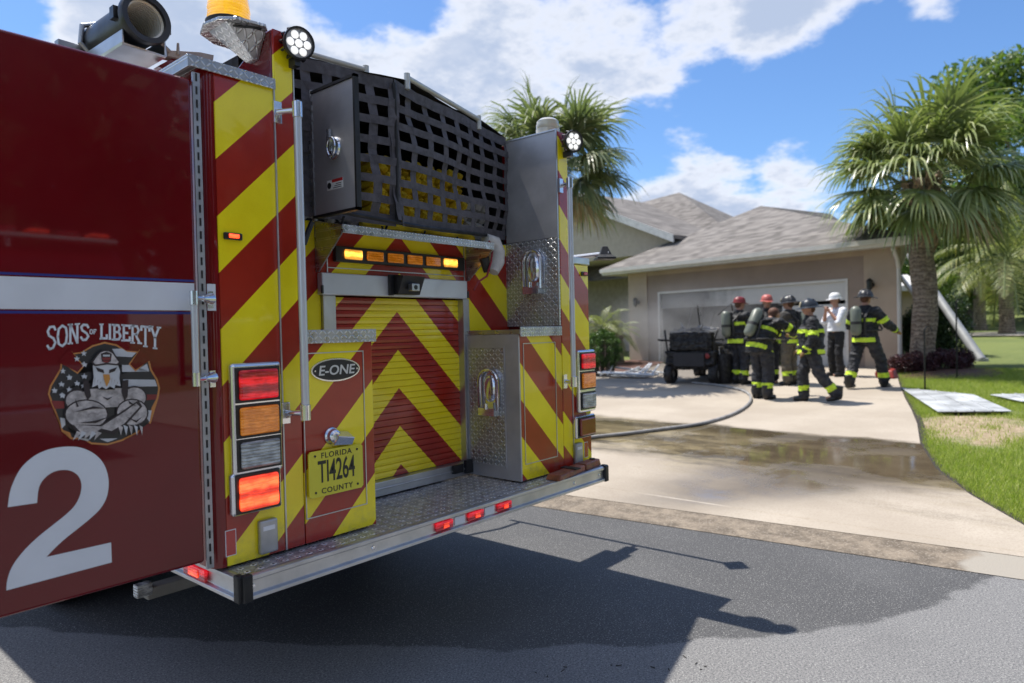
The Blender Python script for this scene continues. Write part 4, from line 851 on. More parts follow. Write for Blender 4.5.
# ------------------------------------------------------------------ HOUSE
HO = Vector((16.83, .97)); HA = Vector((.1686, .9857)); HN = Vector((.9857, -.1686)); GF = .44
def H(u, w_, z_): p_ = HO + HA*u + HN*w_; return (p_.x, p_.y, z_)
house = thing('house', 'beige stucco house with shingled hip roof and burnt open garage', 'house', H(4, 0, GF))
def hb(mb, u0, u1, w0, w1, z0, z1, mi=0): return mb.hexa([H(u0, w0, z0), H(u1, w0, z0), H(u1, w1, z0), H(u0, w1, z0)], [H(u0, w0, z1), H(u1, w0, z1), H(u1, w1, z1), H(u0, w1, z1)], mi)
def hbuild(mb, name, m, parent=None, **k):
    o = mb.build(name, m, **k); p_ = parent or house; o.parent = p_
    o.matrix_parent_inverse = Matrix.Translation(-Vector(H(4, 0, GF)))
    return o
stucco = mat('beige_stucco', (.40, .31, .235), .9, var=.08, vs=1.5, bump=.5, bs=45, bd=.006)
stucco2 = mat('taupe_stucco', (.27, .205, .165), .9, var=.08, vs=1.5, bump=.5, bs=45, bd=.006)
trimw = mat('white_trim', (.60, .57, .53), .6, var=.06)
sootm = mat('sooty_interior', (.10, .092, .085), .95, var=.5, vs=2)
def shinfn(t, p, ob):
    x, y, z = t.xyz(ob); u = t.math('ADD', t.math('MULTIPLY', x, .1686), t.math('MULTIPLY', y, .9857)); 
    row = t.math('FLOOR', t.math('DIVIDE', z, .065)); uu = t.math('ADD', t.math('DIVIDE', t.math('ADD', u, t.math('MULTIPLY', x, .7)), .28), t.math('MULTIPLY', row, .37)); cell = t.math('FLOOR', uu)
    wn = t.n.new('ShaderNodeTexWhiteNoise'); wn.noise_dimensions = '2D'; t.put(wn.inputs['Vector'], t.comb(cell, row, 0))
    r = wn.outputs[0]; c = t.mix(t.ramp(r, 0, 1, smooth=False), (.10, .09, .083), (.225, .205, .188)); c = t.mix(t.math('MULTIPLY', t.ramp(t.noise(ob, 1.5, 5), .35, .7), .12), c, (.28, .262, .25))
    eg = t.ramp(t.math('FRACT', t.math('DIVIDE', z, .065)), 0, .18); c = t.vm('MULTIPLY', c, t.comb(*[t.ramp(eg, 0, 1, .6, 1)]*3)) if False else c
    t.put(p.inputs['Base Color'], c); t.put(p.inputs['Normal'], t.bump(t.math('ADD', eg, t.noise(ob, 90, 3)), .7, .012))
shing = mat('roof_shingle', (.2,)*3, .95, var=0, fn=shinfn)
D0, D1, DT = 1.15, 6.95, 2.60
mb = MB(); hb(mb, 0, .75, 0, .25, GF-.3, 3.32); hb(mb, 7.35, 8.1, 0, .25, GF-.3, 3.32); mb.hexa([H(0, .25, GF-.3), H(.2, .25, GF-.3), H(3.7, 8, GF-.3), H(3.5, 8, GF-.3)], [H(0, .25, 3.32), H(.2, .25, 3.32), H(3.7, 8, 3.32), H(3.5, 8, 3.32)]); hb(mb, 7.9, 8.1, .25, 5, GF-.3, 3.32); hb(mb, .75, 7.35, .02, .25, 3.18, 3.32)
hbuild(mb, 'wall', stucco)
mb = MB(); hb(mb, .75, D0, .05, .25, GF-.3, 3.18); hb(mb, D1, 7.35, .05, .25, GF-.3, 3.18); hb(mb, D0, D1, .05, .25, DT+.05, 3.18); hbuild(mb, 'garage_surround', stucco2)
mb = MB(); hb(mb, D0, D0+.06, .03, .2, GF, DT+.05); hb(mb, D1-.06, D1, .03, .2, GF, DT+.05); hb(mb, D0+.06, D1-.06, .03, .2, DT-.01, DT+.05); hbuild(mb, 'garage_frame', trimw)
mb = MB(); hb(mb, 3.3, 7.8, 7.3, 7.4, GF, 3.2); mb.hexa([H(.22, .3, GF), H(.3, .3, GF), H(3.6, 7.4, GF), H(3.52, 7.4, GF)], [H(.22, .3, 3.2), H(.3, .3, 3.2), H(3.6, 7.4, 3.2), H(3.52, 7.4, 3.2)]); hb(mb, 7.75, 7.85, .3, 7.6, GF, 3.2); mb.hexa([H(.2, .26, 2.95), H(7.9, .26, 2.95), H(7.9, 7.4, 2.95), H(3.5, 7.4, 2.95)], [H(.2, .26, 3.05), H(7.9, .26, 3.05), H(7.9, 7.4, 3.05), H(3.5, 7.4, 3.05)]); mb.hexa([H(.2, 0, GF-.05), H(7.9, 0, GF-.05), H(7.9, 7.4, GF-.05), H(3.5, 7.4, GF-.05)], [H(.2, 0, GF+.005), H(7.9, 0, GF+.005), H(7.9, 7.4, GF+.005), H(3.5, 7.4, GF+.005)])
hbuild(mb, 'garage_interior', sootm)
gd = mat('scorched_door_panel', (.50, .48, .46), .6, var=.12, vs=2.0)
def doorfn(t, p, ob):
    x, y, z = t.xyz(ob); s_ = t.noise(t.vm('MULTIPLY', ob, (1, 1, .6)), 1.6, 6, .7)
    k = t.math('ADD', t.math('MULTIPLY', t.ramp(y, 3.6, 7.4), .85), t.math('MULTIPLY', t.math('SUBTRACT', s_, .5), 1.2)); k = t.ramp(k, .15, .8, 0, .85)
    t.put(p.inputs['Base Color'], t.mix(k, (.56, .54, .51), (.07, .062, .058)))
gd = mat('scorched_garage_door', (.5,)*3, .6, var=0, fn=doorfn)
mb = MB(); hb(mb, D0+.07, D1-.07, .10, .14, 2.13, DT-.012)
for k in range(6): hb(mb, D0+.15+k*.94, D0+.95+k*.94, .094, .10, 2.2, DT-.08)
hb(mb, D0+.07, 2.9, .10, .14, 1.52, 2.04); hb(mb, D0+.07, 2.9, .11, .15, .98, 1.51); hb(mb, D0+.07, 2.9, .10, .14, .46, .97)
hbuild(mb, 'garage_door', gd, bevel=.008)
mb = MB()
for u, l in ((6.4, 1.0), (5.9, 1.3), (5.6, .9)): mb.tube([H(u, .6, 1.1), H(u-.25, .7, 1.1+l)], .02, 6)
hbuild(mb, 'burnt_sticks', mat('burnt_stuff', (.02, .018, .017), .9)); mb = MB(); hb(mb, 3.5, 5.2, 4.5, 5, GF, 2.2); hbuild(mb, 'burnt_shelving', MATS['burnt_stuff']); mb = MB(); hb(mb, 5.8, 7.2, 5.5, 6.3, GF, 1.9); hbuild(mb, 'burnt_cabinet', MATS['burnt_stuff'])
# wall lanterns
def lantern(u, z_, w_=-.02):
    mb = MB(); c = Vector(H(u, w_, z_)); n3 = -Vector((HN.x, HN.y, 0))
    mb.cyl(c, c+n3*.03, .06, n=12); mb.tube([c+n3*.03, c+n3*.14+Vector((0, 0, .07)), c+n3*.15+Vector((0, 0, .12))], .012, 6)
    L0 = c+n3*.15; mb.lathe([(0, .16), (.03, .15), (.085, .09), (.09, .08), (.07, .08), (.065, -.08), (.05, -.10), (.015, -.14), (0, -.15)], L0, n=8); hbuild(mb, 'wall_lantern', mat('dark_lantern', (.03, .03, .028), .4, .3))
lantern(8.1-.42, 2.36); lantern(.55, 2.45)
# eaves, fascia, soffit
EZ = 3.30; U0, U1, W0, W1 = -.5, 8.75, -.55, 8.6
mb = MB(); hb(mb, U0, U1, W0, W0+.03, EZ-.02, EZ+.16); mb.hexa([H(U0, W0, EZ-.02), H(U0+.03, W0, EZ-.02), H(3.13, W1, EZ-.02), H(3.1, W1, EZ-.02)], [H(U0, W0, EZ+.16), H(U0+.03, W0, EZ+.16), H(3.13, W1, EZ+.16), H(3.1, W1, EZ+.16)]); hb(mb, U1-.03, U1, W0, 3.2, EZ-.02, EZ+.16); hb(mb, U0, U1, W0-.09, W0, EZ+.05, EZ+.165); hbuild(mb, 'fascia', trimw)
mb = MB(); mb.hexa([H(U0+.03, W0+.03, EZ), H(U1-.03, W0+.03, EZ), H(U1-.03, W1, EZ), H(3.15, W1, EZ)], [H(U0+.03, W0+.03, EZ+.02), H(U1-.03, W0+.03, EZ+.02), H(U1-.03, W1, EZ+.02), H(3.15, W1, EZ+.02)]); hbuild(mb, 'soffit', mat('soffit', (.46, .42, .38), .8))
mb = MB(); A = H(5.65, 3.93, 5.52); B = H(5.0, 7.5, 5.5); e1, e2, e3, e4 = H(U0-.05, W0-.07, EZ+.165), H(U1+.05, W0-.07, EZ+.165), H(U1+.05, W1, EZ+.165), H(3.05, W1, EZ+.165)
mb.add([e1, e2, e3, e4, A, B], [(0, 1, 4), (1, 2, 5, 4), (2, 3, 5), (3, 0, 4, 5)])
A2 = H(11.78, 7.9, 7.45); B2 = H(17.5, 8.2, 7.25); f1, f2, f3, f4 = H(4.5, 2.6, 3.4), H(20, 1.8, 3.4), H(20, 17, 3.4), H(7.0, 17, 3.4)
mb.add([f1, f2, f3, f4, A2, B2], [(0, 1, 4), (1, 2, 5, 4), (2, 3, 5), (3, 0, 4, 5)])
roof = hbuild(mb, 'roof', shing)
# entry gable wing left of the garage
gw = 1.3; ga = Vector(onplane(575, 203, (HN.x, HN.y, 0), HN.dot(HO)+gw)); gb_ = Vector(onplane(672, 239, (HN.x, HN.y, 0), HN.dot(HO)+gw))
def hu(v): return (Vector((v.x, v.y))-HO).dot(HA)
ua, ub = hu(ga), hu(gb_); slope_ = (ga.z-gb_.z)/(ua-ub); up_ = ua + 1.6; zp = ga.z + slope_*1.6
gab = MB(); n_ = 0
zlow = 4.05
pts = [(ub, zlow), (ub, gb_.z), (up_, zp), (up_*2-ub, gb_.z), (up_*2-ub, zlow)]
gab.prism([H(a_, gw, b_) for a_, b_ in pts], tuple(Vector(H(0, .2, 0))-Vector(H(0, 0, 0)))); hbuild(gab, 'gable_wall', mat('gable_stucco', (.42, .36, .30), .9, var=.06, bump=.4))
mb = MB(); hb(mb, 8.1, 20, 4.0, 4.2, GF-.3, 4.1); hb(mb, 19.5, 19.7, 1.3, 12, GF-.3, 4.2); hb(mb, 12.5, 13.1, 1.3, 1.9, GF-.3, 4.05); hb(mb, 8.1, 8.3, 5, 12, GF-.3, 4.1); hbuild(mb, 'porch_wall', mat('porch_stucco', (.33, .29, .25), .9, bump=.4))
mb = MB(); hb(mb, ub, 20, 1.5, 4.1, 4.05, 4.1); hbuild(mb, 'porch_ceiling', MATS['soffit'])
for s_ in (1, -1):
    mb = MB(); u1, z1_ = (ub-.35, gb_.z-.35*slope_) if s_ == 1 else (up_*2-ub+.35, gb_.z-.35*slope_)
    for (w0, w1, zo, th, nm) in ((gw-.42, gw-.36, -.02, .24, 'rake_board'), (gw-.40, 10, .10, .12, 'wing_roof')):
        mb = MB(); mb.hexa([H(u1, w0, z1_+zo), H(up_, w0, zp+zo), H(up_, w1, zp+zo), H(u1, w1, z1_+zo)], [H(u1, w0, z1_+zo+th), H(up_, w0, zp+zo+th), H(up_, w1, zp+zo+th), H(u1, w1, z1_+zo+th)])
        hbuild(mb, nm, MATS['soffit'] if False else (mat('rake_grey', (.50, .50, .50), .6) if nm == 'rake_board' else shing))
mb = MB(); wz0, wz1 = 1.2, 3.5; hb(mb, 9.2, 10.6, 3.95, 4.0, wz0, wz1); wn = hbuild(mb, 'window', mat('window_glass', (.03, .035, .04), .08, coat=1))
mb = MB()
for k in range(4): hb(mb, 9.2+k*.455, 9.235+k*.455, 3.92, 3.95, wz0, wz1)
for k in range(5): hb(mb, 9.2, 10.6, 3.925, 3.945, wz0+k*.566, wz0+.035+k*.566)
wf = mb.build('window_frame', mat('window_frame_grey', (.25, .24, .23), .6)); wf.parent = wn
# downspout and gutter box at the right corner; low side wing behind
mb = MB(); mb.tube([H(-.08, -.45, 3.25), H(-.08, -.2, 3.0), H(-.06, -.07, 2.8), H(-.06, -.07, GF)], .045, 8); hbuild(mb, 'downspout', trimw)
q = at(893, 300, 27); q2 = at(916, 300, 27)
mb = MB(); mb.box(q.x, q.x+.4, q2.y-.05, q.y+1.0, .3, 2.75); hbuild(mb, 'side_wing', stucco); mb = MB(); mb.hexa([(q.x-.4, q2.y-.35, 2.75), (q.x-.4, q.y+1, 2.75), (q.x+.9, q.y+1, 2.75), (q.x+.9, q2.y-.35, 2.75)], [(q.x-.4, q2.y-.35, 2.95), (q.x-.4, q.y+1, 2.95), (q.x+.9, q.y+1, 3.45), (q.x+.9, q2.y+.35, 3.45)]); hbuild(mb, 'side_wing_roof', mat('pale_roof', (.5, .49, .47), .8))
# ------------------------------------------------------------------ PLANTS
def meshobj(name, V, Fv, m, parent=None, nper=4):
    me = bpy.data.meshes.new(name); n_ = len(V); nf = len(Fv)
    me.vertices.add(n_); me.vertices.foreach_set('co', np.asarray(V, dtype=np.float32).ravel()); me.loops.add(nf*nper); me.loops.foreach_set('vertex_index', np.asarray(Fv, dtype=np.int32).ravel())
    me.polygons.add(nf); me.polygons.foreach_set('loop_start', np.arange(0, nf*nper, nper)); me.polygons.foreach_set('loop_total', np.full(nf, nper)); me.update(calc_edges=True); me.materials.append(m)
    o = bpy.data.objects.new(name, me); C.objects.link(o)
    if parent: o.parent = parent
    return o
palmleaf = leafmat('palm_leaf', (.12, .155, .055), (.23, .27, .10), (.47, .48, .26), .3, .22)
palmleafd = leafmat('palm_leaf_dark', (.10, .13, .06), (.17, .20, .10), (.30, .30, .18), .45, .25)
pinleaf = leafmat('pinnate_leaf', (.13, .16, .05), (.22, .24, .08), (.34, .32, .12), .45, .3)
dead = leafmat('dry_leaf', (.22, .15, .08), (.32, .24, .13), (.42, .34, .2), .8, .15)
def barkfn(t, p, ob):
    x, y, z = t.xyz(ob); n = t.noise(ob, 7, 6, .7); r = t.math('SINE', t.math('ADD', t.math('MULTIPLY', z, 62), t.math('MULTIPLY', n, 22)))
    v = t.noise(t.vm('MULTIPLY', ob, (14, 14, 2)), 2, 5, .7)
    c = t.mix(t.ramp(t.math('ADD', t.math('MULTIPLY', r, .16), t.math('ADD', n, v)), .7, 1.3), (.17, .125, .095), (.46, .37, .29)); t.put(p.inputs['Base Color'], c); t.put(p.inputs['Normal'], t.bump(t.math('ADD', t.math('MULTIPLY', r, .5), t.math('ADD', n, v)), 1, .03))
bark = mat('palm_bark', (.33, .275, .225), .95, var=0, fn=barkfn)
boots = mat('palm_boots', (.36, .26, .18), .9, var=.4, vs=10, bump=.8, bs=30, bd=.02)
def fan_palm(name, label, loc, h, r0, n_fr, R, seed, leafm=palmleaf, trunk_r=.24):
    rnd = random.Random(seed); base = thing(name, label, 'palm tree', loc, 0, None)
    mb = MB(); path = [(0, 0, -.15)]; rs = [trunk_r*1.25]
    N = 14
    for i in range(1, N+1): path.append((.05*math.sin(i*.5), .04*math.sin(i*.7+1), h*i/N)); rs.append(trunk_r*(1.0 if i < 10 else 1.0+.05*(i-9))*(1+.04*math.sin(i*2.1)))
    mb.tube(path, rs, 18); mb.build('trunk', bark, base, smooth=True)
    mb = MB()        # criss-cross leaf boots under the crown
    for i in range(130):
        z_ = h - 1.5*rnd.random()**1.1; a_ = rnd.random()*6.283; rr = trunk_r*(1.0+.25*(z_-(h-1.5))/1.5)
        for s_ in (-1, 1):
            a2 = a_ + s_*.38; mb.hexa([(math.cos(a_)*rr*.95-.02*math.sin(a_), math.sin(a_)*rr*.95+.02*math.cos(a_), z_-.16), (math.cos(a_)*rr*1.06, math.sin(a_)*rr*1.06, z_-.16), (math.cos(a_+.12)*rr*1.06, math.sin(a_+.12)*rr*1.06, z_-.15), (math.cos(a_+.12)*rr*.95, math.sin(a_+.12)*rr*.95, z_-.15)],
                [(math.cos(a2)*rr*1.1, math.sin(a2)*rr*1.1, z_+.14), (math.cos(a2)*rr*1.32, math.sin(a2)*rr*1.32, z_+.17), (math.cos(a2+.1)*rr*1.32, math.sin(a2+.1)*rr*1.32, z_+.17), (math.cos(a2+.1)*rr*1.1, math.sin(a2+.1)*rr*1.1, z_+.14)])
    mb.build('leaf_boots', boots, base)
    V = []; Fc = []; top_ = Vector((path[-1][0], path[-1][1], h)); st_ = MB()
    Vd = []; Fd = []
    for k in range(n_fr):
        az = k*2.39996 + rnd.uniform(-.25, .25); el_ = math.radians(72 - 84*((k+.5)/n_fr)**1.0 + rnd.uniform(-12, 12)); pl_ = R*rnd.uniform(.34, .56)
        hd_ = Vector((math.cos(az), math.sin(az), 0)); d0 = hd_*math.cos(el_) + Vector((0, 0, math.sin(el_)))
        pth = [top_.copy()]; d = d0.copy()
        for s_ in range(6): d = (d + Vector((0, 0, -.09-.04*(el_ < .2)))).normalized(); pth.append(pth[-1]+d*pl_/6)
        st_.tube([tuple(q) for q in pth], [.022, .02, .018, .016, .014, .012, .01], 5)
        c = pth[-1]; side = d.cross(Vector((0, 0, 1)));
        side = side.normalized() if side.length > .05 else Vector((1, 0, 0)); up_ = side.cross(d).normalized()
        roll = rnd.uniform(-.5, .5); side, up_ = side*math.cos(roll)+up_*math.sin(roll), up_*math.cos(roll)-side*math.sin(roll)
        nl = 42; L = R*rnd.uniform(.44, .62)
        dl = (k > n_fr*.93)
        VV, FF = (Vd, Fd) if dl else (V, Fc)
        for j in range(nl):
            th = (j/(nl-1)-.5)*math.radians(215); cost = .35*math.cos(th*.8)
            ld = (d*math.cos(th) + side*math.sin(th) + up_*(.28*math.cos(th)+rnd.uniform(-.14, .14))).normalized(); ll = L*(.72+.28*math.cos(th))*rnd.uniform(.8, 1.08)
            p_ = c + d*cost*.25; b0 = len(VV); dd = ld.copy(); wv = dd.cross(up_+Vector((rnd.uniform(-.5, .5), rnd.uniform(-.5, .5), 0))); wv = wv.normalized() if wv.length > .01 else side
            for s_ in range(5):
                ww = (.012, .026, .021, .013, .002)[s_]*(R/2)
                VV += [tuple(p_-wv*ww), tuple(p_+wv*ww)]
                droop = (.08 + .95*(s_/4)**1.3)*rnd.uniform(.6, 1.35); dd = (dd + Vector((0, 0, -droop))).normalized(); p_ = p_ + dd*ll/4
            for s_ in range(4): FF.append((b0+2*s_, b0+2*s_+1, b0+2*s_+3, b0+2*s_+2))
    st_.build('petioles', mat('petiole', (.14, .17, .06), .6), base, smooth=True)
    meshobj('crown', V, Fc, leafm, base)
    if Vd: meshobj('dry_fronds', Vd, Fd, dead, base)
    return base
pb = at(924, 366, 15.4); fan_palm('palm_tree', 'tall fan palm with rough boot covered trunk beside the garage corner', (pb.x, pb.y, gz(pb.x)), at(926, 181, 15.4).z-gz(pb.x), 0, 56, 2.55, 3, trunk_r=.255)
pb = at(556, 380, 16.0); fan_palm('palm_tree', 'fan palm rising behind the fire engine in front of the entry gable', (pb.x, pb.y, gz(pb.x)), at(560, 172, 16.0).z-gz(pb.x), 0, 44, 2.35, 11, palmleafd, .2)
def pin_palm(label, loc, h, R, n_fr, seed, tr=.2, name='date_palm'):
    rnd = random.Random(seed); base = thing(name, label, 'palm tree', loc)
    if h > .5:
        mb = MB(); mb.tube([(0, 0, -.2), (.03, 0, h*.1), (.0, .02, h*.5), (0, 0, h)], [tr*1.4, tr*1.05, tr*.95, tr*1.1], 14); mb.build('trunk', bark, base, smooth=True)
    V = []; Fc = []; sm = MB()
    for k in range(n_fr):
        az = k*2.39996+rnd.uniform(-.2, .2); el_ = math.radians(80-95*(k/n_fr)+rnd.uniform(-8, 8)); d = Vector((math.cos(az)*math.cos(el_), math.sin(az)*math.cos(el_), math.sin(el_))); p_ = Vector((0, 0, h)); N = 22; L = R*rnd.uniform(.95, 1.25); pth = [tuple(p_)]
        for s_ in range(N):
            d = (d+Vector((0, 0, -.085))).normalized(); p_ = p_+d*L/N; pth.append(tuple(p_))
            side = d.cross(Vector((0, 0, 1))); side = side.normalized() if side.length > .05 else Vector((1, 0, 0))
            if s_ < 3: continue
            for q in (-1, 1):
                for r2 in (0, .5):
                    ll = R*.26*math.sin(math.pi*min(1, (s_+r2)/N*.85+.15))*rnd.uniform(.8, 1.1); ld = (side*q+d*.55+Vector((0, 0, rnd.uniform(-.25, .15)))).normalized(); a0 = p_+d*(L/N*r2); b0 = len(V); w_ = .012*R/2
                    m_ = a0+ld*ll*.5; e_ = a0+ld*ll+Vector((0, 0, -ll*.35)); V += [tuple(a0-d*w_), tuple(a0+d*w_), tuple(m_+d*w_*1.2), tuple(m_-d*w_*1.2), tuple(e_)]; Fc += [(b0, b0+1, b0+2, b0+3), (b0+3, b0+2, b0+4, b0+4)]
        sm.tube(pth, [.02*R/2]*len(pth), 4)
    sm.build('rachis', MATS['petiole'] if 'petiole' in MATS else bark, base)
    V = np.array(V); tri = [f for f in Fc if f[2] == f[3]]; quad = [f for f in Fc if f[2] != f[3]]
    me = bpy.data.meshes.new('fronds'); me.from_pydata([tuple(v) for v in V], [], [f if f[2] != f[3] else f[:3] for f in Fc]); me.materials.append(pinleaf); o = bpy.data.objects.new('fronds', me); C.objects.link(o); o.parent = base
    return base
def place(px, py, d): v = at(px, py, d); return (v.x, v.y, gz(v.x))
def hpix(px, py, d): v = at(px, py, d); return v.z-gz(v.x)
pin_palm('feathery palm with pale fronds on the lawn, its trunk the right one of two', place(1007, 328, 27), hpix(1007, 262, 27), 3.0, 30, 5, .25)
pin_palm('slimmer feathery palm on the lawn just left of its pale twin', place(980, 328, 31), hpix(980, 268, 31), 2.2, 22, 6, .24)
pin_palm('small yellow-green clumping palm beside the entry left of the garage', place(617, 352, 21.0), .9, .85, 22, 8, name='areca_palm')
pin_palm('bushy low green palm half hidden behind the engine rear', place(602, 352, 20.6), 1.1, .95, 20, 9, name='areca_palm')

def leafcloud(N, clumps, ls, seed, squash=1.0):
    R = np.random.RandomState(seed); cl = np.array(clumps); wts = cl[:, 3]**2; idx = R.choice(len(cl), N, p=wts/wts.sum()); u = R.randn(N, 3); u /= np.linalg.norm(u, axis=1)[:, None]; rad = R.rand(N)**.45
    P_ = cl[idx, :3] + u*(rad*cl[idx, 3])[:, None]*np.array([1, 1, squash])
    a = R.randn(N, 3); a /= np.linalg.norm(a, axis=1)[:, None]; b = np.cross(a, R.randn(N, 3)); b /= np.linalg.norm(b, axis=1)[:, None]; s_ = (ls*(.6+.8*R.rand(N)))[:, None]
    V = np.zeros((N*4, 3)); V[0::4] = P_-a*s_; V[1::4] = P_-b*s_*.45; V[2::4] = P_+a*s_; V[3::4] = P_+b*s_*.45
    return V, np.arange(N*4).reshape(-1, 4)
oak = leafmat('oak_leaf', (.035, .07, .015), (.07, .12, .025), (.13, .19, .045), .5, .25)
oakl = leafmat('light_oak_leaf', (.06, .11, .02), (.11, .17, .035), (.19, .25, .06), .5, .3)
hedgel = leafmat('hedge_leaf', (.018, .04, .012), (.035, .065, .018), (.06, .10, .03), .5, .15)
burg = leafmat('burgundy_leaf', (.035, .012, .018), (.07, .02, .028), (.11, .045, .045), .5, .15)
boxl = leafmat('box_leaf', (.035, .075, .015), (.07, .13, .025), (.12, .19, .04), .5, .2)
tbark = mat('tree_bark', (.10, .08, .065), .95, var=.3, vs=8, bump=1, bs=14, bd=.04)
def tree(label, loc, h, R, seed, N=9000, ls=.16, lm=oak, low=.35, name='broadleaf_tree'):
    rnd = random.Random(seed); base = thing(name, label, 'tree', loc); mb = MB(); tr = R*.075
    mb.tube([(0, 0, -.3), (.05*R, 0, h*.2), (0, .03*R, h*.45)], [tr*1.5, tr, tr*.7], 12); cl = []
    for k in range(26):
        a_ = rnd.random()*6.283; zf = rnd.random(); rr = R*math.sqrt(max(.05, 1-(2*zf-1)**2*.75))*rnd.uniform(.35, .88); c = (math.cos(a_)*rr, math.sin(a_)*rr, h*low+(h*(1-low))*zf*.93, R*rnd.uniform(.22, .4)); cl.append(c)
        if k % 3 == 0: mb.tube([(0, 0, h*rnd.uniform(.2, .42)), (c[0]*.5, c[1]*.5, (h*.4+c[2])/2), (c[0], c[1], c[2])], [tr*.5, tr*.3, tr*.1], 6)
    mb.build('trunk', tbark, base, smooth=True); V, Fq = leafcloud(N, cl, ls, seed, .75); meshobj('crown', V, Fq, lm, base); return base
tree('tall bright green oak towering behind the feathery palms at right', place(1045, 325, 40), hpix(1045, 52, 40), 6.2, 21, 16000, .2, oakl, .3)
tree('dark oak behind the fan palm, its crown lower than the tall one', place(965, 322, 34), hpix(965, 150, 34), 4.0, 22, 13000, .17, oak, .12)
tree('dense shade tree at the far right edge behind the palms', place(1075, 322, 44), hpix(1075, 170, 44), 6, 23, 12000, .22, oak, .2)
tree('mid green tree between the garage roof and the palm trunk', place(918, 318, 46), hpix(918, 235, 46), 4.0, 24, 9000, .2, oakl, .1)
tree('dark leafy tree filling the right edge just behind the feathery palms', place(1040, 322, 36), hpix(1040, 150, 36), 4.2, 28, 11000, .18, oak, .15)
tree('low dark tree over the far lawn near the two trunks', place(1000, 315, 60), hpix(1000, 235, 60), 6, 25, 9000, .25, oak, .1)
for i, (px, py, d, tp) in enumerate(((945, 312, 75, 250), (1015, 308, 80, 245), (1070, 308, 75, 240))): tree(['distant tree in the gap right of the palm trunk', 'distant tree above the rising far lawn', 'distant tree off the right edge of the lawn'][i], place(px, py, d), hpix(px, tp, d), 7, 30+i, 6000, .32, oak, .08)
# shrubs: burgundy row
def shrub(name, label, loc, cl, N, ls, lm, seed, cat='shrub', group=None):
    base = thing(name, label, cat, loc, 0, group); V, Fq = leafcloud(N, cl, ls, seed); V[:, 2] = np.maximum(V[:, 2], .01)
    mb = MB()
    for c in cl: mb.tube([(c[0]*.6, c[1]*.6, -.03), (c[0], c[1], c[2])], [.02, .01], 5)
    mb.build('stems', tbark, base); meshobj('foliage', V, Fq, lm, base); return base
bl = [(902, 373, 15.1, 'burgundy shrub nearest the driveway, beside the red saw'), (922, 372, 15.2, 'burgundy shrub right under the palm trunk'), (943, 371, 15.3, 'burgundy shrub between the two thin black stakes'), (966, 370, 15.5, 'burgundy shrub at the lawn end of the low row')]
for i, (px, py, d, lab) in enumerate(bl):
    rnd = random.Random(40+i); cl = [(rnd.uniform(-.22, .22), rnd.uniform(-.3, .3), rnd.uniform(.12, .36), rnd.uniform(.13, .2)) for _ in range(11)]
    shrub('burgundy_shrub', lab, place(px, py, d), cl, 3800, .026, burg, 50+i, group='low burgundy shrubs under the palm')
q = place(903, 360, 19.5); cl = [(random.uniform(-.5, .5), random.uniform(-.5, .5), z_, .32) for z_ in np.linspace(.2, 1.15, 14)]; shrub('clipped_hedge', 'dark clipped hedge between the garage corner and the palm trunk', q, cl, 9000, .04, hedgel, 60, 'hedge')
q = place(946, 358, 19.0); cl = [(random.uniform(-.35, .35), random.uniform(-.35, .35), z_, .36) for z_ in np.linspace(.2, 1.45, 18)]; shrub('clipped_hedge', 'dark rounded hedge just right of the palm trunk', q, cl, 9000, .04, hedgel, 61, 'hedge')
q = place(603, 366, 17.6); cl = [(.42*math.cos(a_)*math.sin(b_), .42*math.sin(a_)*math.sin(b_), .66+.42*math.cos(b_), .12) for a_ in np.linspace(0, 5.6, 9) for b_ in np.linspace(.1, 2.5, 6)]; shrub('round_topiary', 'ball clipped green bush beside the entry, left of the garage', q, cl, 8000, .03, boxl, 62)
q = place(925, 300, 30); cl = [(random.uniform(-1, 1), random.uniform(-1, 1), random.uniform(.3, 2.6), .6) for _ in range(14)]; shrub('tall_shrub', 'light green tall shrub behind the hedge and the leaning pole', q, cl, 6000, .09, oakl, 63)
# trees across the street, behind the camera (what the glossy paint reflects)
proto = tree('broad dark tree across the street behind the viewer', (-6, -26, 0), 12, 7, 70, 16000, .42, hedgel, .04); 
def copy_tree(o, parent=None):
    c = o.copy(); C.objects.link(c); c.parent = parent
    for ch in o.children: copy_tree(ch, c)
    return c
for i, (x_, y_, s_) in enumerate(((6, -27, 1.1), (16, -24, .95), (-18, -22, 1.05))):
    c = copy_tree(proto); c.location = (x_, y_, 0); c.scale = (s_,)*3; c['label'] = ['second broad tree across the street, straight behind the engine', 'smaller broad tree across the street towards the drive', 'leftmost broad tree across the street'][i]

# ------------------------------------------------------------------ YARD THINGS
# leaning pole
lp = thing('leaning_pole', 'thick grey pole leaning from the lawn up behind the palm trunk', 'pole', place(981, 352, 17.2)); L0 = Vector(lp.location); T_ = at(903, 246, 20.0)-L0
mb = MB(); mb.tube([(0, 0, 0), tuple(T_*.5), tuple(T_)], [.12, .105, .085], 14); mb.build('shaft', mat('grey_pole', (.34, .35, .36), .5, .2), lp, smooth=True)
MB().cyl((0, 0, -.02), (0, 0, .05), .16, n=14).build('foot', mat('grey_pole', (0, 0, 0)), lp)
MB().tube([tuple(at(897, 272, 23)-L0), tuple(at(920, 302, 21)-L0)], .07, 8).build('brace', trimw, lp, smooth=True)
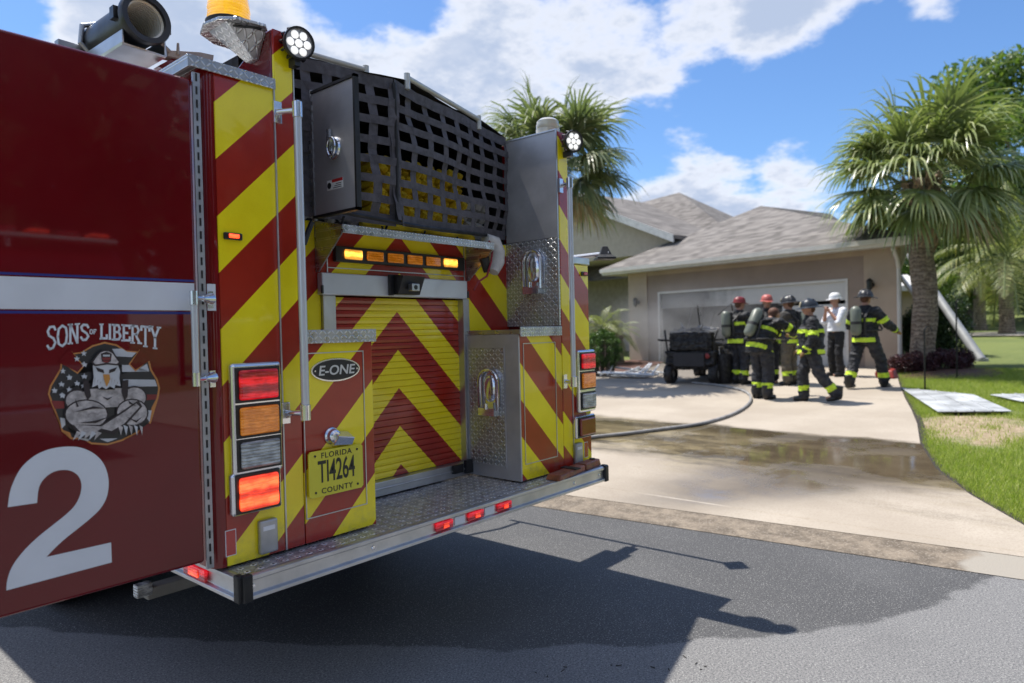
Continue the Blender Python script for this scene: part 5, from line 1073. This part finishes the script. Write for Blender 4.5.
# stakes
stk = mat('black_iron', (.02, .02, .02), .5, .5)
for i, (px, py, d, tp, lab) in enumerate(((925, 390, 12.3, 330, 'thin black iron stake by the near corner of the white sheet'), (957, 379, 13.9, 302, 'taller thin black stake with a hooked top before the burgundy shrubs'))):
    s_ = thing('garden_stake', lab, 'stake', place(px, py, d), group='thin black stakes in the lawn'); hh = hpix(px, tp, d)
    MB().cyl((0, 0, -.05), (0, 0, hh), .014, n=8).build('rod', stk, s_)
    mb = MB(); mb.tube([(0, 0, hh), (.03, -.03, hh+.06), (.09, -.08, hh+.06), (.12, -.1, hh-.02)], .011, 6); mb.build('hook', stk, s_)
# white sheets on the grass
shm = mat('white_sheet_panel', (.38, .395, .41), .55, var=.35, vs=2.5, bump=.4, bs=4, bd=.02)
def flat(name, label, pix, mats_, th=.016, group=None):
    P_ = [gp(*p_) for p_ in pix]; c = sum(P_, Vector())/len(P_); t_ = thing(name, label, 'panel', (c.x, c.y, c.z+.03), 0, group)
    lo = [p_-c+Vector((0, 0, .0)) for p_ in P_]; mb = MB(); mb.prism([tuple(p_) for p_ in lo], (0, 0, th)); mb.build('sheet', mats_, t_, bevel=.008)
    mb = MB()
    for k in (.25, .5, .75):
        a_ = lo[0].lerp(lo[3], k); b_ = lo[1].lerp(lo[2], k); mb.tube([tuple(a_+Vector((0, 0, th+.004))), tuple(b_+Vector((0, 0, th+.004)))], .009, 5)
    mb.build('rib', mats_, t_); return t_
flat('door_panel', 'large white sheet lying flat on the grass beside the driveway', [(901, 390), (938, 414.5), (1012, 414), (974, 397)], shm)
flat('door_panel', 'smaller white sheet on the grass at the right edge', [(990, 397), (1022, 404), (1075, 403), (1040, 396)], shm)
# hose across the drive
hm = mat('grey_fire_hose', (.24, .235, .23), .8, var=.2, bump=.4, bs=120)
pix = [(520, 452), (560, 445), (593, 440.5), (630, 436.5), (665, 432), (700, 427), (728, 419), (745, 410), (751, 402), (747, 395), (735, 390.5), (715, 387), (690, 384.5)]
P_ = [gp(*p_) for p_ in pix]; fine = []
for i in range(len(P_)-1):
    p0, p1, p2, p3 = P_[max(i-1, 0)], P_[i], P_[i+1], P_[min(i+2, len(P_)-1)]
    for k in range(6):
        t_ = k/6; fine.append(.5*((2*p1)+(p2-p0)*t_+(2*p0-5*p1+4*p2-p3)*t_**2+(3*p1-p0-3*p2+p3)*t_**3))
bz = fine[0].copy(); hz = MB(); hz.tube([tuple(f_-bz+Vector((0, 0, .046))) for f_ in fine], .024, 10); o = hz.build('fire_hose', hm, smooth=True); o.location = bz; tag(o, 'long charged grey hose curving across the concrete driveway', 'hose')
# debris frame heap
db = thing('metal_shelf_frame', 'pale bent metal frame lying on the drive left of the burnt cart', 'debris', tuple(gp(632, 378)))
mb = MB(); rnd = random.Random(5); vdir = Vector((-.15, .98, 0)); wdir = Vector((.98, .15, 0))
for k in range(8): a_ = vdir*(-.62+k*.19); mb.tube([tuple(a_-wdir*.3+Vector((0, 0, .07+rnd.uniform(0, .06)))), tuple(a_+wdir*.55+vdir*rnd.uniform(-.25, .25)+Vector((0, 0, .12+rnd.uniform(0, .22))))], .022, 6)
for k in (-.3, 0, .5): mb.tube([tuple(-vdir*.68+wdir*k+Vector((0, 0, .1))), tuple(vdir*.78+wdir*k+Vector((0, 0, .14+.1*(k > .3))))], .026, 6)
mb.build('bars', mat('pale_metal_bars', (.70, .72, .74), .4, .5), db, smooth=True)
mb = MB()
for k in range(4): mb.box(-.25+k*.2, -.08+k*.2, -.5+k*.1, .5-k*.13, .05+.05*k, .065+.05*k)
mb.build('shelf_sheet', mat('pale_sheet', (.42, .43, .44), .5, .3), db)
# saw
sw = thing('power_saw', 'small red motor saw with silver handle on the ground by the burgundy shrubs', 'saw', tuple(gp(889, 379)))
mb = MB(); mb.hexa([(-.2, -.16, .02), (.16, -.2, .02), (.2, .14, .02), (-.16, .16, .02)], [(-.12, -.1, .22), (.1, -.14, .26), (.14, .1, .26), (-.1, .12, .2)]); mb.cyl((-.2, .2, .13), (.16, .16, .13), .1, n=14); mb.build('motor_housing', mat('saw_red', (.25, .02, .012), .5), sw, bevel=.03); sw.scale = (.8, .8, .85)
mb = MB(); mb.tube([(-.18, .1, .18), (-.16, .12, .38), (.05, .1, .44), (.15, .05, .25)], .025, 8); mb.sph((.0, .12, .40), (.09, .08, .07)); mb.build('silver_handle', chrome, sw, smooth=True)
mb = MB(); mb.box(-.55, -.15, -.02, .02, .05, .16); mb.build('blade_guard', alud, sw, bevel=.02)

# thin smoke drifting out of the garage
smk = bpy.data.materials.new('smoke'); smk.use_nodes = True; t = NT(smk.node_tree); smk.node_tree.nodes.remove(smk.node_tree.nodes['Principled BSDF'])
pv = t.n.new('ShaderNodeVolumePrincipled'); pv.inputs['Color'].default_value = (.75, .74, .73, 1); ob = t.obj()
fall = t.ramp(t.vm('LENGTH', ob, out=1), 1.0, .25); t.put(pv.inputs['Density'], t.math('MULTIPLY', fall, t.ramp(t.noise(ob, 2.2, 4), .35, .7, .10, .42)))
t.l.new(pv.outputs[0], smk.node_tree.nodes['Material Output'].inputs['Volume'])
sc_ = Vector(H(5.2, -.6, 1.6)); mb = MB(); mb.sph((0, 0, 0), 1.0, 24); so_ = mb.build('smoke', smk); so_.location = sc_; so_.scale = (2.3, 3.6, 1.5); so_.rotation_euler = (0, 0, -.17); tag(so_, 'thin grey smoke drifting out of the burnt garage', 'smoke', kind='stuff')
scene.cycles.volume_step_rate = 4; scene.cycles.volume_max_steps = 64

# ------------------------------------------------------------------ PEOPLE
coatm = mat('turnout_black', (.012, .013, .016), .85, var=.35, vs=7, bump=.9, bs=9, bd=.03); pantm = mat('turnout_trousers', (.019, .020, .025), .85, var=.3, vs=7, bump=.9, bs=9, bd=.03)
tanm = mat('turnout_tan', (.10, .085, .06), .85, var=.25, vs=7, bump=.9, bs=9, bd=.03)
lime = mat('lime_band', (.50, .68, .03), .6, var=.25, vs=14); skin = mat('skin', (.42, .22, .15), .55, var=.08); hairm = mat('brown_hair', (.10, .04, .02), .7, var=.3, vs=60, bump=.8, bs=200)
bootm = mat('black_boot', (.012, .012, .012), .4, var=.2); glovem = mat('tan_glove', (.22, .13, .05), .8, var=.3); whites = mat('white_shirt', (.72, .73, .77), .8, var=.05, bump=.5, bs=14, bd=.02)
tankm = mat('air_tank_grey', (.13, .145, .115), .4, var=.15); harn = mat('harness', (.02, .02, .02), .7)
redh = mat('helmet_red', (.17, .012, .012), .4, coat=.2); blackh = mat('helmet_black', (.012, .012, .014), .4, coat=.15); whiteh = mat('helmet_white', (.72, .72, .72), .3, coat=.5); pinkh = mat('helmet_faded_red', (.42, .10, .08), .45, coat=.2)
def remeshed(mb, name, mats_, parent, vox, assign=None, wrinkle=0, seed=0):
    me = bpy.data.meshes.new('tmp'); me.from_pydata(mb.v, [], mb.f); o = bpy.data.objects.new('tmp', me); C.objects.link(o)
    b = bmesh.new(); b.from_mesh(me); bmesh.ops.recalc_face_normals(b, faces=b.faces); b.to_mesh(me); b.free()
    r = o.modifiers.new('r', 'REMESH'); r.mode = 'VOXEL'; r.voxel_size = vox; sm = o.modifiers.new('s', 'SMOOTH'); sm.iterations = 3; sm.factor = .5
    dg = bpy.context.evaluated_depsgraph_get(); nm = bpy.data.meshes.new_from_object(o.evaluated_get(dg)); bpy.data.objects.remove(o); nm.name = name
    if wrinkle:
        for v in nm.vertices:
            n_ = mnoise.noise(Vector((v.co.x*9+seed, v.co.y*9, v.co.z*16)))+.6*mnoise.noise(Vector((v.co.x*22, v.co.y*22+seed, v.co.z*34))); v.co += v.normal*n_*wrinkle
    nm.materials.clear()
    for m_ in mats_: nm.materials.append(m_)
    if assign:
        for p_ in nm.polygons: p_.material_index = assign(p_.center)
    for p_ in nm.polygons: p_.use_smooth = True
    ob = bpy.data.objects.new(name, nm); C.objects.link(ob); ob.parent = parent; return ob
def capsule(mb, a_, b_, r0, r1, n=14):
    a_, b_ = Vector(a_), Vector(b_); mb.tube([tuple(a_), tuple(a_.lerp(b_, .5)), tuple(b_)], [r0, (r0+r1)/2, r1], n); mb.sph(a_, r0, n); mb.sph(b_, r1, n)
def seg(p_, a_, b_):
    a_, b_ = Vector(a_), Vector(b_); d = b_-a_; k = max(0, min(1, (p_-a_).dot(d)/d.dot(d))); return k, (p_-(a_+d*k)).length
def person(label, px, py, ang, pose, helmet, coat=coatm, pants=pantm, tank=True, bands=True, scale=1.0, hair=hairm, depth=None, cat='firefighter', gloves=True, z=None):
    g_ = gp(px, py); a_ = math.radians(ang); d = _r0*math.cos(a_) + _f0*math.sin(a_); rz = math.atan2(-d.x, d.y)
    base = thing('person', label, cat, (g_.x, g_.y, g_.z+.02), rz, None); base.scale = (scale*1.10, scale*1.10, scale)
    P_ = {'pel': (0, 0, .96), 'che': (0, 0, 1.30), 'nek': (0, .0, 1.50), 'hed': (0, .03, 1.665), 'shL': (-.19, 0, 1.43), 'shR': (.19, 0, 1.43), 'elL': (-.26, .02, 1.13), 'elR': (.26, .02, 1.13), 'haL': (-.24, .2, .93), 'haR': (.24, .2, .93),
          'hiL': (-.095, 0, .93), 'hiR': (.095, 0, .93), 'knL': (-.11, .04, .50), 'knR': (.11, .04, .50), 'anL': (-.11, 0, .09), 'anR': (.11, 0, .09)}
    P_.update(pose); P_ = {k: Vector(v) for k, v in P_.items()}
    lean = (P_['hed']-P_['nek']).normalized()
    mb = MB()      # body: one continuous skin surface
    capsule(mb, P_['pel'], P_['che'], .13, .15); capsule(mb, P_['che'], P_['nek'], .13, .06); capsule(mb, P_['nek'], P_['hed'], .055, .055)
    hc = P_['hed']; mb.sph(hc+Vector((0, .0, .02)), (.073, .092, .105), 18); mb.sph(hc+Vector((0, .03, -.055)), (.052, .06, .05), 12); mb.tube([tuple(hc+Vector((0, .082, .02))), tuple(hc+Vector((0, .108, -.022)))], [.010, .017], 8)
    for s_ in (-1, 1): mb.sph(hc+Vector((s_*.074, -.005, 0)), (.014, .02, .03), 8)
    for s_ in 'LR':
        capsule(mb, P_['nek']+Vector((0, 0, -.06)), P_['sh'+s_], .07, .065); capsule(mb, P_['sh'+s_], P_['el'+s_], .052, .04); capsule(mb, P_['el'+s_], P_['ha'+s_], .04, .028)
        capsule(mb, P_['hi'+s_], P_['kn'+s_], .085, .058); capsule(mb, P_['kn'+s_], P_['an'+s_], .055, .04); fz = .05+(P_['an'+s_].z-.09)*.0; capsule(mb, P_['an'+s_]+Vector((0, -.03, -.03)), P_['an'+s_]+Vector((0, .15, -fz)), .04, .03)
        fd = (P_['ha'+s_]-P_['el'+s_]).normalized(); sd = fd.cross(Vector((0, 0, 1))); sd = sd.normalized() if sd.length > .1 else Vector((1, 0, 0)); w0 = P_['ha'+s_]; capsule(mb, w0, w0+fd*.07, .03, .034)
        cu = sd.cross(fd)
        for k, (off, ln) in enumerate(((-.03, .055), (-.010, .07), (.010, .066), (.03, .05))):
            b0 = w0+fd*.085+sd*off; mb.tube([tuple(b0-fd*.03), tuple(b0+fd*ln*.5), tuple(b0+fd*ln*.85-cu*.02)], [.0105, .0100, .008], 7)
        b0 = w0+fd*.03-sd*.03; mb.tube([tuple(b0), tuple(b0-sd*.03+fd*.03), tuple(b0-sd*.032+fd*.06)], [.012, .011, .009], 7)
    hands = (P_['haL'], P_['haR'])
    body = remeshed(mb, 'body', [skin, glovem], base, .012, (lambda c: 1 if gloves and min((c-hands[0]).length, (c-hands[1]).length) < .17 and abs(c.z-hc.z) > .16 else 0))
    mb = MB()
    for s_ in (-1, 1): mb.sph(hc+Vector((s_*.03, .083, .028)), (.013, .008, .008), 8)
    mb.build('eyes', mat('eye_dark', (.03, .02, .02), .3), base, smooth=True)
    mb = MB(); mb.tube([tuple(hc+Vector((-.024, .084, -.052))), tuple(hc+Vector((0, .092, -.053))), tuple(hc+Vector((.024, .084, -.052)))], .005, 6); mb.build('mouth', mat('lips', (.3, .1, .09), .5), base)
    if hair: 
        mb = MB(); mb.sph(hc+Vector((0, -.018, .045)), (.083, .092, .09), 16); mb.sph(hc+Vector((0, -.045, .0)), (.072, .06, .08), 12); mb.build('hair', hair, base, smooth=True)
    # coat
    turn = coat is not whites
    k_ = 1.0 if turn else .82
    mb = MB(); hem = P_['pel']+Vector((0, 0, -.12 if turn else .02))
    mb.tube([tuple(hem), tuple(P_['pel']+Vector((0, 0, .06))), tuple(P_['che']), tuple(P_['nek']+Vector((0, 0, -.05)))], [.215*k_, .20*k_, .205*k_, .11*k_], 20)
    for v_ in ('shL', 'shR'): capsule(mb, P_['nek']+Vector((0, -.01, -.09)), P_[v_], .10*k_, .095*k_)
    if turn: mb.tube([tuple(P_['nek']+Vector((0, 0, -.08))), tuple(P_['nek']+Vector((0, 0, .05)))], [.11, .085], 16)
    else: mb.tube([tuple(P_['nek']+Vector((0, 0, -.08))), tuple(P_['nek']+Vector((0, 0, .0)))], [.09, .065], 16)
    for s_ in 'LR':
        capsule(mb, P_['sh'+s_], P_['el'+s_], .092*k_, .075*k_)
        if turn: w0 = P_['el'+s_].lerp(P_['ha'+s_], .9); capsule(mb, P_['el'+s_], w0, .074, .062)
    def cm(c):
        if not bands or not turn: return 0
        for s_ in 'LR':
            k, dist = seg(c, P_['sh'+s_], P_['el'+s_])
            if dist < .12 and .52 < k < .78 and abs(c.x) > .13: return 1
            k, dist = seg(c, P_['el'+s_], P_['ha'+s_])
            if dist < .10 and .66 < k < .82: return 1
        k, dist = seg(c, hem, P_['nek'])
        side = abs(c.x) < .2
        if side and (.04 < k < .165): return 1
        if side and (.60 < k < .70) and (coat is coatm): return 1
        return 0
    remeshed(mb, 'coat' if turn else 'shirt', [coat, lime], base, .013, cm, .018 if turn else .008, px)
    # trousers
    q_ = 1.0 if turn else .8
    mb = MB(); mb.tube([tuple(P_['pel']+Vector((0, 0, .08))), tuple(P_['pel']+Vector((0, 0, -.08)))], [.165*q_, .175*q_], 16); mb.sph(P_['pel']+Vector((0, 0, -.06)), (.18*q_, .15*q_, .1), 14)
    for s_ in 'LR':
        capsule(mb, P_['hi'+s_], P_['kn'+s_], .118*q_, .095*q_); lo = P_['kn'+s_].lerp(P_['an'+s_], .93); capsule(mb, P_['kn'+s_], lo, .093*q_, .088*q_)
    def pm(c):
        if not bands or not turn: return 0
        for s_ in 'LR':
            k, dist = seg(c, P_['kn'+s_], P_['an'+s_])
            if dist < .13 and .52 < k < .74 and abs(c.x-P_['an'+s_].x) < .14: return 1
        return 0
    remeshed(mb, 'trousers', [pants, lime], base, .013, pm, .016, px+3)
    for s_ in 'LR':
        mb = MB(); a0 = P_['an'+s_]; mb.tube([tuple(a0+Vector((0, -.02, .16))), tuple(a0+Vector((0, -.02, -.0))), tuple(a0+Vector((0, -.0, -.05)))], [.068, .062, .066], 14); tp = max(0, a0.z-.1)*1.6; mb.tube([tuple(a0+Vector((0, -.05, -.045+tp*.5))), tuple(a0+Vector((0, .07, -.042-tp*.3))), tuple(a0+Vector((0, .165, -.055-tp*.5)))], [.05, .050, .036], 14); 
        bo = remeshed(mb, 'boot', [bootm], base, .012)
    if helmet:
        hm_, kind = helmet; mb = MB(); c = hc+Vector((0, -.01, .055))
        if kind == 'cap': prof_ = [(.0, .115), (.05, .108), (.088, .075), (.102, .02), (.104, -.01)]; brim = [(.104, -.01), (.125, -.02), (.126, -.026), (.10, -.018)]
        else: prof_ = [(.0, .13), (.05, .12), (.09, .085), (.112, .03), (.116, -.01)]; brim = [(.116, -.01), (.182, -.034), (.184, -.042), (.11, -.024)]
        T = Matrix.Translation(c) @ Matrix.Rotation(math.radians(-6), 4, 'X') @ Matrix.Diagonal((1, 1.18, 1, 1)); mb.T = T
        mb.lathe(prof_, (0, 0, 0), n=28); mb.lathe(brim, (0, 0, 0), n=28)
        if kind != 'cap': 
            for k in range(4): ra = k*math.pi/4; mb.tube([(math.cos(ra)*.118, math.sin(ra)*.118, .01), (math.cos(ra)*.075, math.sin(ra)*.075, .105), (0, 0, .136), (-math.cos(ra)*.075, -math.sin(ra)*.075, .105), (-math.cos(ra)*.118, -math.sin(ra)*.118, .01)], .006, 5)
            mb.add([(-.1, -.11, -.025), (.1, -.11, -.025), (.07, -.2, -.06), (-.07, -.2, -.06)], [(0, 1, 2, 3)])
        else: mb.add([(-.08, .08, -.012), (.08, .08, -.012), (.06, .165, -.03), (-.06, .165, -.03)], [(0, 1, 2, 3)])
        he = mb.build('helmet', hm_, base, smooth=True)
        if kind != 'cap':
            mb = MB(); mb.T = T; mb.prism([(-.035, .118, .0), (.035, .118, .0), (.045, .105, .06), (0, .10, .095), (-.045, .105, .06)], (0, .008, 0)); mb.build('front_shield', mat('shield_pale', (.5, .45, .3), .4), he)
    if tank:
        ax = (P_['nek']-P_['pel']).normalized(); back = Vector((1, 0, 0)).cross(ax)*-1; back = back if back.y < 0 else -back
        c0 = P_['pel']+ax*.10+back*.29; c1 = P_['pel']+ax*.50+back*.30; mb = MB(); r = .085
        mb.tube([tuple(c0-ax*.07), tuple(c0-ax*.05), tuple(c0), tuple(c1), tuple(c1+ax*.05), tuple(c1+ax*.075)], [.03, .06, r, r, .06, .025], 20); tk = mb.build('air_tank', tankm, base, smooth=True)
        mb = MB(); mb.tube([tuple(c0.lerp(c1, .35)), tuple(c0.lerp(c1, .48))], [r*1.04]*2, 20); mb.tube([tuple(c0-ax*.12), tuple(c0-ax*.06)], [.03, .03], 10); mb.build('tank_strap', harn, tk)
        mb = MB(); s0 = back*.21
        for s_ in (-1, 1):
            mb.tube([tuple(P_['pel']+ax*.05+back*.2+Vector((s_*.1, 0, 0))), tuple(P_['che']+back*.225+Vector((s_*.11, 0, .02))), tuple(P_['nek']+Vector((s_*.12, -.04, .015))), tuple(P_['che']-back*.215+Vector((s_*.11, 0, .03))), tuple(P_['pel']-back*.205+Vector((s_*.1, 0, .12)))], .022, 6)
        mb.tube([tuple(P_['pel']+Vector((math.cos(q)*.215, math.sin(q)*.215, .12))) for q in np.linspace(0, 6.283, 20)], .02, 6); mb.tube([tuple(P_['pel']+ax*.02+back*.22), tuple(P_['nek']+back*.2)], .05, 8)
        mb.build('harness', harn, base, smooth=True)
        mb = MB(); mb.sph(P_['che']+Vector((.07, .20, -.03)), (.06, .05, .07), 10); mb.tube([tuple(P_['che']+Vector((.07, .24, -.03))), tuple(P_['che']+Vector((.16, .26, -.2))), tuple(P_['pel']+Vector((.24, .05, .12)))], .016, 6); mb.build('face_mask', mat('mask_dark', (.04, .04, .05), .25, coat=.5), base, smooth=True)
    return base
# burnt cart
bm_ = mat('burnt_black', (.012, .011, .011), .75, var=.5, vs=9, bump=.6, bs=25, bd=.01); ash = mat('ash_metal', (.30, .29, .28), .7, .3, var=.4, vs=15)
ct = gp(691, 385); cart = thing('golf_cart', 'burnt black golf cart with melted top in front of the garage', 'golf cart', (ct.x, ct.y, ct.z+.01), math.radians(-86))
mb = MB(); mb.hexa([(-.52, 0, .32), (.52, 0, .32), (.52, 1.0, .32), (-.52, 1.0, .32)], [(-.56, -.06, .72), (.56, -.06, .72), (.52, 1.0, .72), (-.52, 1.0, .72)]); mb.box(-.55, .55, -.10, -.04, .42, .50); mb.box(-.5, .5, 1.0, 2.1, .30, .42); mb.hexa([(-.5, 1.9, .3), (.5, 1.9, .3), (.45, 2.3, .3), (-.45, 2.3, .3)], [(-.5, 1.9, .85), (.5, 1.9, .85), (.4, 2.2, .7), (-.4, 2.2, .7)])
remeshed(mb, 'body', [bm_], cart, .022, None, .030, 1)
mb = MB(); mb.box(-.5, .5, .15, .65, .72, .88); mb.box(-.48, .48, -.02, .14, .72, 1.12); mb.box(-.40, .40, -.08, -.05, .74, .95); remeshed(mb, 'seat', [bm_], cart, .022, None, .035, 4)
MB().box(-.34, .34, -.115, -.10, .40, .68).build('rear_panel', mat('burnt_panel', (.016, .015, .018), .6), cart)
for sx in (-1, 1):
    for yy in (.1, 1.85):
        mb = MB(); mb.lathe([(.11, -.09), (.2, -.09), (.225, -.06), (.225, .06), (.2, .09), (.11, .09)], (sx*.5, yy, .225), (1, 0, 0), 20); wh = mb.build('wheel', bm_, cart, smooth=True); MB().lathe([(.12, -.05), (.03, -.07), (.03, .07), (.12, .05)], (sx*.5, yy, .225), (1, 0, 0), 14).build('rim', ash, wh)
mb = MB()
for sx in (-1, 1):
    mb.tube([(sx*.52, .0, .7), (sx*.55, -.02, 1.0), (sx*.60, .05, 1.18)], .02, 6); mb.tube([(sx*.5, .05, .95), (sx*.72, -.03, .97), (sx*.68, .1, .95)], .025, 6)
    mb.tube([(sx*.45, 1.9, .8), (sx*.4, 1.5, 1.75), (sx*.2, 1.2, 1.5)], .014, 5)
mb.tube([(-.45, .0, .98), (.45, .0, 1.0)], .03, 6); mb.build('bent_frame', bm_, cart)
mb = MB(); rnd = random.Random(9)
for k in range(30): p0 = Vector((rnd.uniform(-.3, .42), rnd.uniform(-.1, .4), 1.12+rnd.random()*.1)); mb.tube([tuple(p0), tuple(p0+Vector((rnd.uniform(-.14, .14), rnd.uniform(-.1, .1), rnd.uniform(-.02, .11)))), tuple(p0+Vector((rnd.uniform(-.28, .28), rnd.uniform(-.1, .1), -.02)))], rnd.uniform(.008, .024), 5)
mb.build('melted_scraps', ash, cart, smooth=True)
MB().sph((.40, -.085, .62), (.05, .02, .06), 12).build('tail_lamp', mat('dull_red', (.2, .02, .02), .4), cart, smooth=True)
# second charred heap next to the cart (right)
hp = thing('charred_bin', 'charred upright bin standing between the cart and the firefighters', 'bin', tuple(gp(724, 384)))
mb = MB(); mb.lathe([(.17, 0), (.20, .3), (.22, .62), (.19, .66), (.17, .6), (.15, .1)], (0, 0, 0), n=14); mb.build('bucket', bm_, hp, smooth=True); MB().tube([(-.2, 0, .62), (-.1, .05, .8), (.1, .05, .8), (.2, 0, .62)], .012, 6).build('handle', ash, hp)
FG = 'firefighters on the driveway'
person('firefighter in black gear with wide black helmet standing at the right with legs apart', 866, 389, 35, {'shL': (-.2, .0, 1.42), 'elL': (-.3, .06, 1.16), 'haL': (-.22, .3, 1.06), 'elR': (.32, .12, 1.18), 'haR': (.34, .36, 1.06), 'hiL': (-.1, 0, .92), 'knL': (-.13, -.12, .50), 'anL': (-.13, -.30, .10), 'knR': (.16, .20, .50), 'anR': (.18, .26, .09), 'hed': (.0, .04, 1.67)}, (blackh, 'hat'), scale=1.0)
person('firefighter in black gear and dark helmet striding left, nearest the camera', 812, 403, 165, {'elR': (.27, .0, 1.12), 'haR': (.25, .16, .94), 'elL': (-.27, .02, 1.12), 'haL': (-.25, .14, .92), 'knL': (-.12, -.10, .50), 'anL': (-.12, -.36, .13), 'knR': (.12, .12, .50), 'anR': (.12, .10, .09)}, (mat('helmet_navy', (.012, .017, .024), .4, coat=.15), 'hat'), tank=False, scale=.93)
person('bare-headed firefighter with brown hair leaning forward, air tank on the back', 762, 400, 25, {'pel': (0, -.04, .94), 'che': (0, .10, 1.24), 'nek': (0, .20, 1.38), 'hed': (0, .30, 1.47), 'shL': (-.19, .17, 1.33), 'shR': (.19, .17, 1.33), 'elL': (-.24, .42, 1.2), 'haL': (-.1, .6, 1.12), 'elR': (.25, .42, 1.2), 'haR': (.1, .6, 1.1)}, None, scale=1.0)
person('firefighter in dull red helmet with air tank, beside the burnt cart', 740, 385, 20, {'elL': (-.26, .15, 1.16), 'haL': (-.14, .36, 1.1), 'elR': (.26, .15, 1.16), 'haR': (.14, .36, 1.1)}, (redh, 'cap'), scale=1.0)
person('firefighter facing the camera in faded pinkish red helmet with mask on the chest', 768, 384, 262, {'elL': (-.30, .1, 1.18), 'haL': (-.1, .32, 1.08), 'elR': (.30, .1, 1.18), 'haR': (.1, .3, 1.1)}, (pinkh, 'cap'), scale=1.01)
person('firefighter in tan trousers and black helmet, half hidden behind the striding one', 791, 386, 130, {'elL': (-.28, .12, 1.16), 'haL': (-.16, .32, 1.0), 'elR': (.28, .12, 1.16), 'haR': (.16, .32, 1.0)}, (blackh, 'hat'), coat=mat('coat_brown_black', (.05, .045, .04), .85, var=.3, bump=.9, bs=9, bd=.03), pants=tanm, scale=.98)
person('person in white shirt, white helmet and black trousers holding hands to the chin', 837, 377, 195, {'elL': (-.20, .12, 1.18), 'haL': (-.05, .20, 1.42), 'elR': (.20, .12, 1.18), 'haR': (.05, .20, 1.42)}, (whiteh, 'cap'), coat=whites, pants=mat('black_trousers', (.012, .012, .014), .8), tank=False, bands=False, cat='person', gloves=False, scale=1.0)

# ------------------------------------------------------------------ small leaf litter / twigs on the asphalt
mb = MB(); rnd = random.Random(3)
for c in ((615, 663), (560, 668), (540, 675), (690, 660), (660, 668), (700, 668)):
    p0 = pt(*c, 'Z', .006)
    for k in range(2): q_ = p0+Vector((rnd.uniform(-.035, .035), rnd.uniform(-.035, .035), -.003)); mb.tube([tuple(q_), tuple(q_+Vector((rnd.uniform(-.025, .025), rnd.uniform(-.025, .025), .001)))], .0022, 4)
tag(mb.build('leaf_litter', mat('dark_litter', (.03, .025, .02), .9)), 'small dark twigs and leaf bits scattered on the asphalt', 'litter', kind='stuff')
scene.cycles.max_bounces = 8
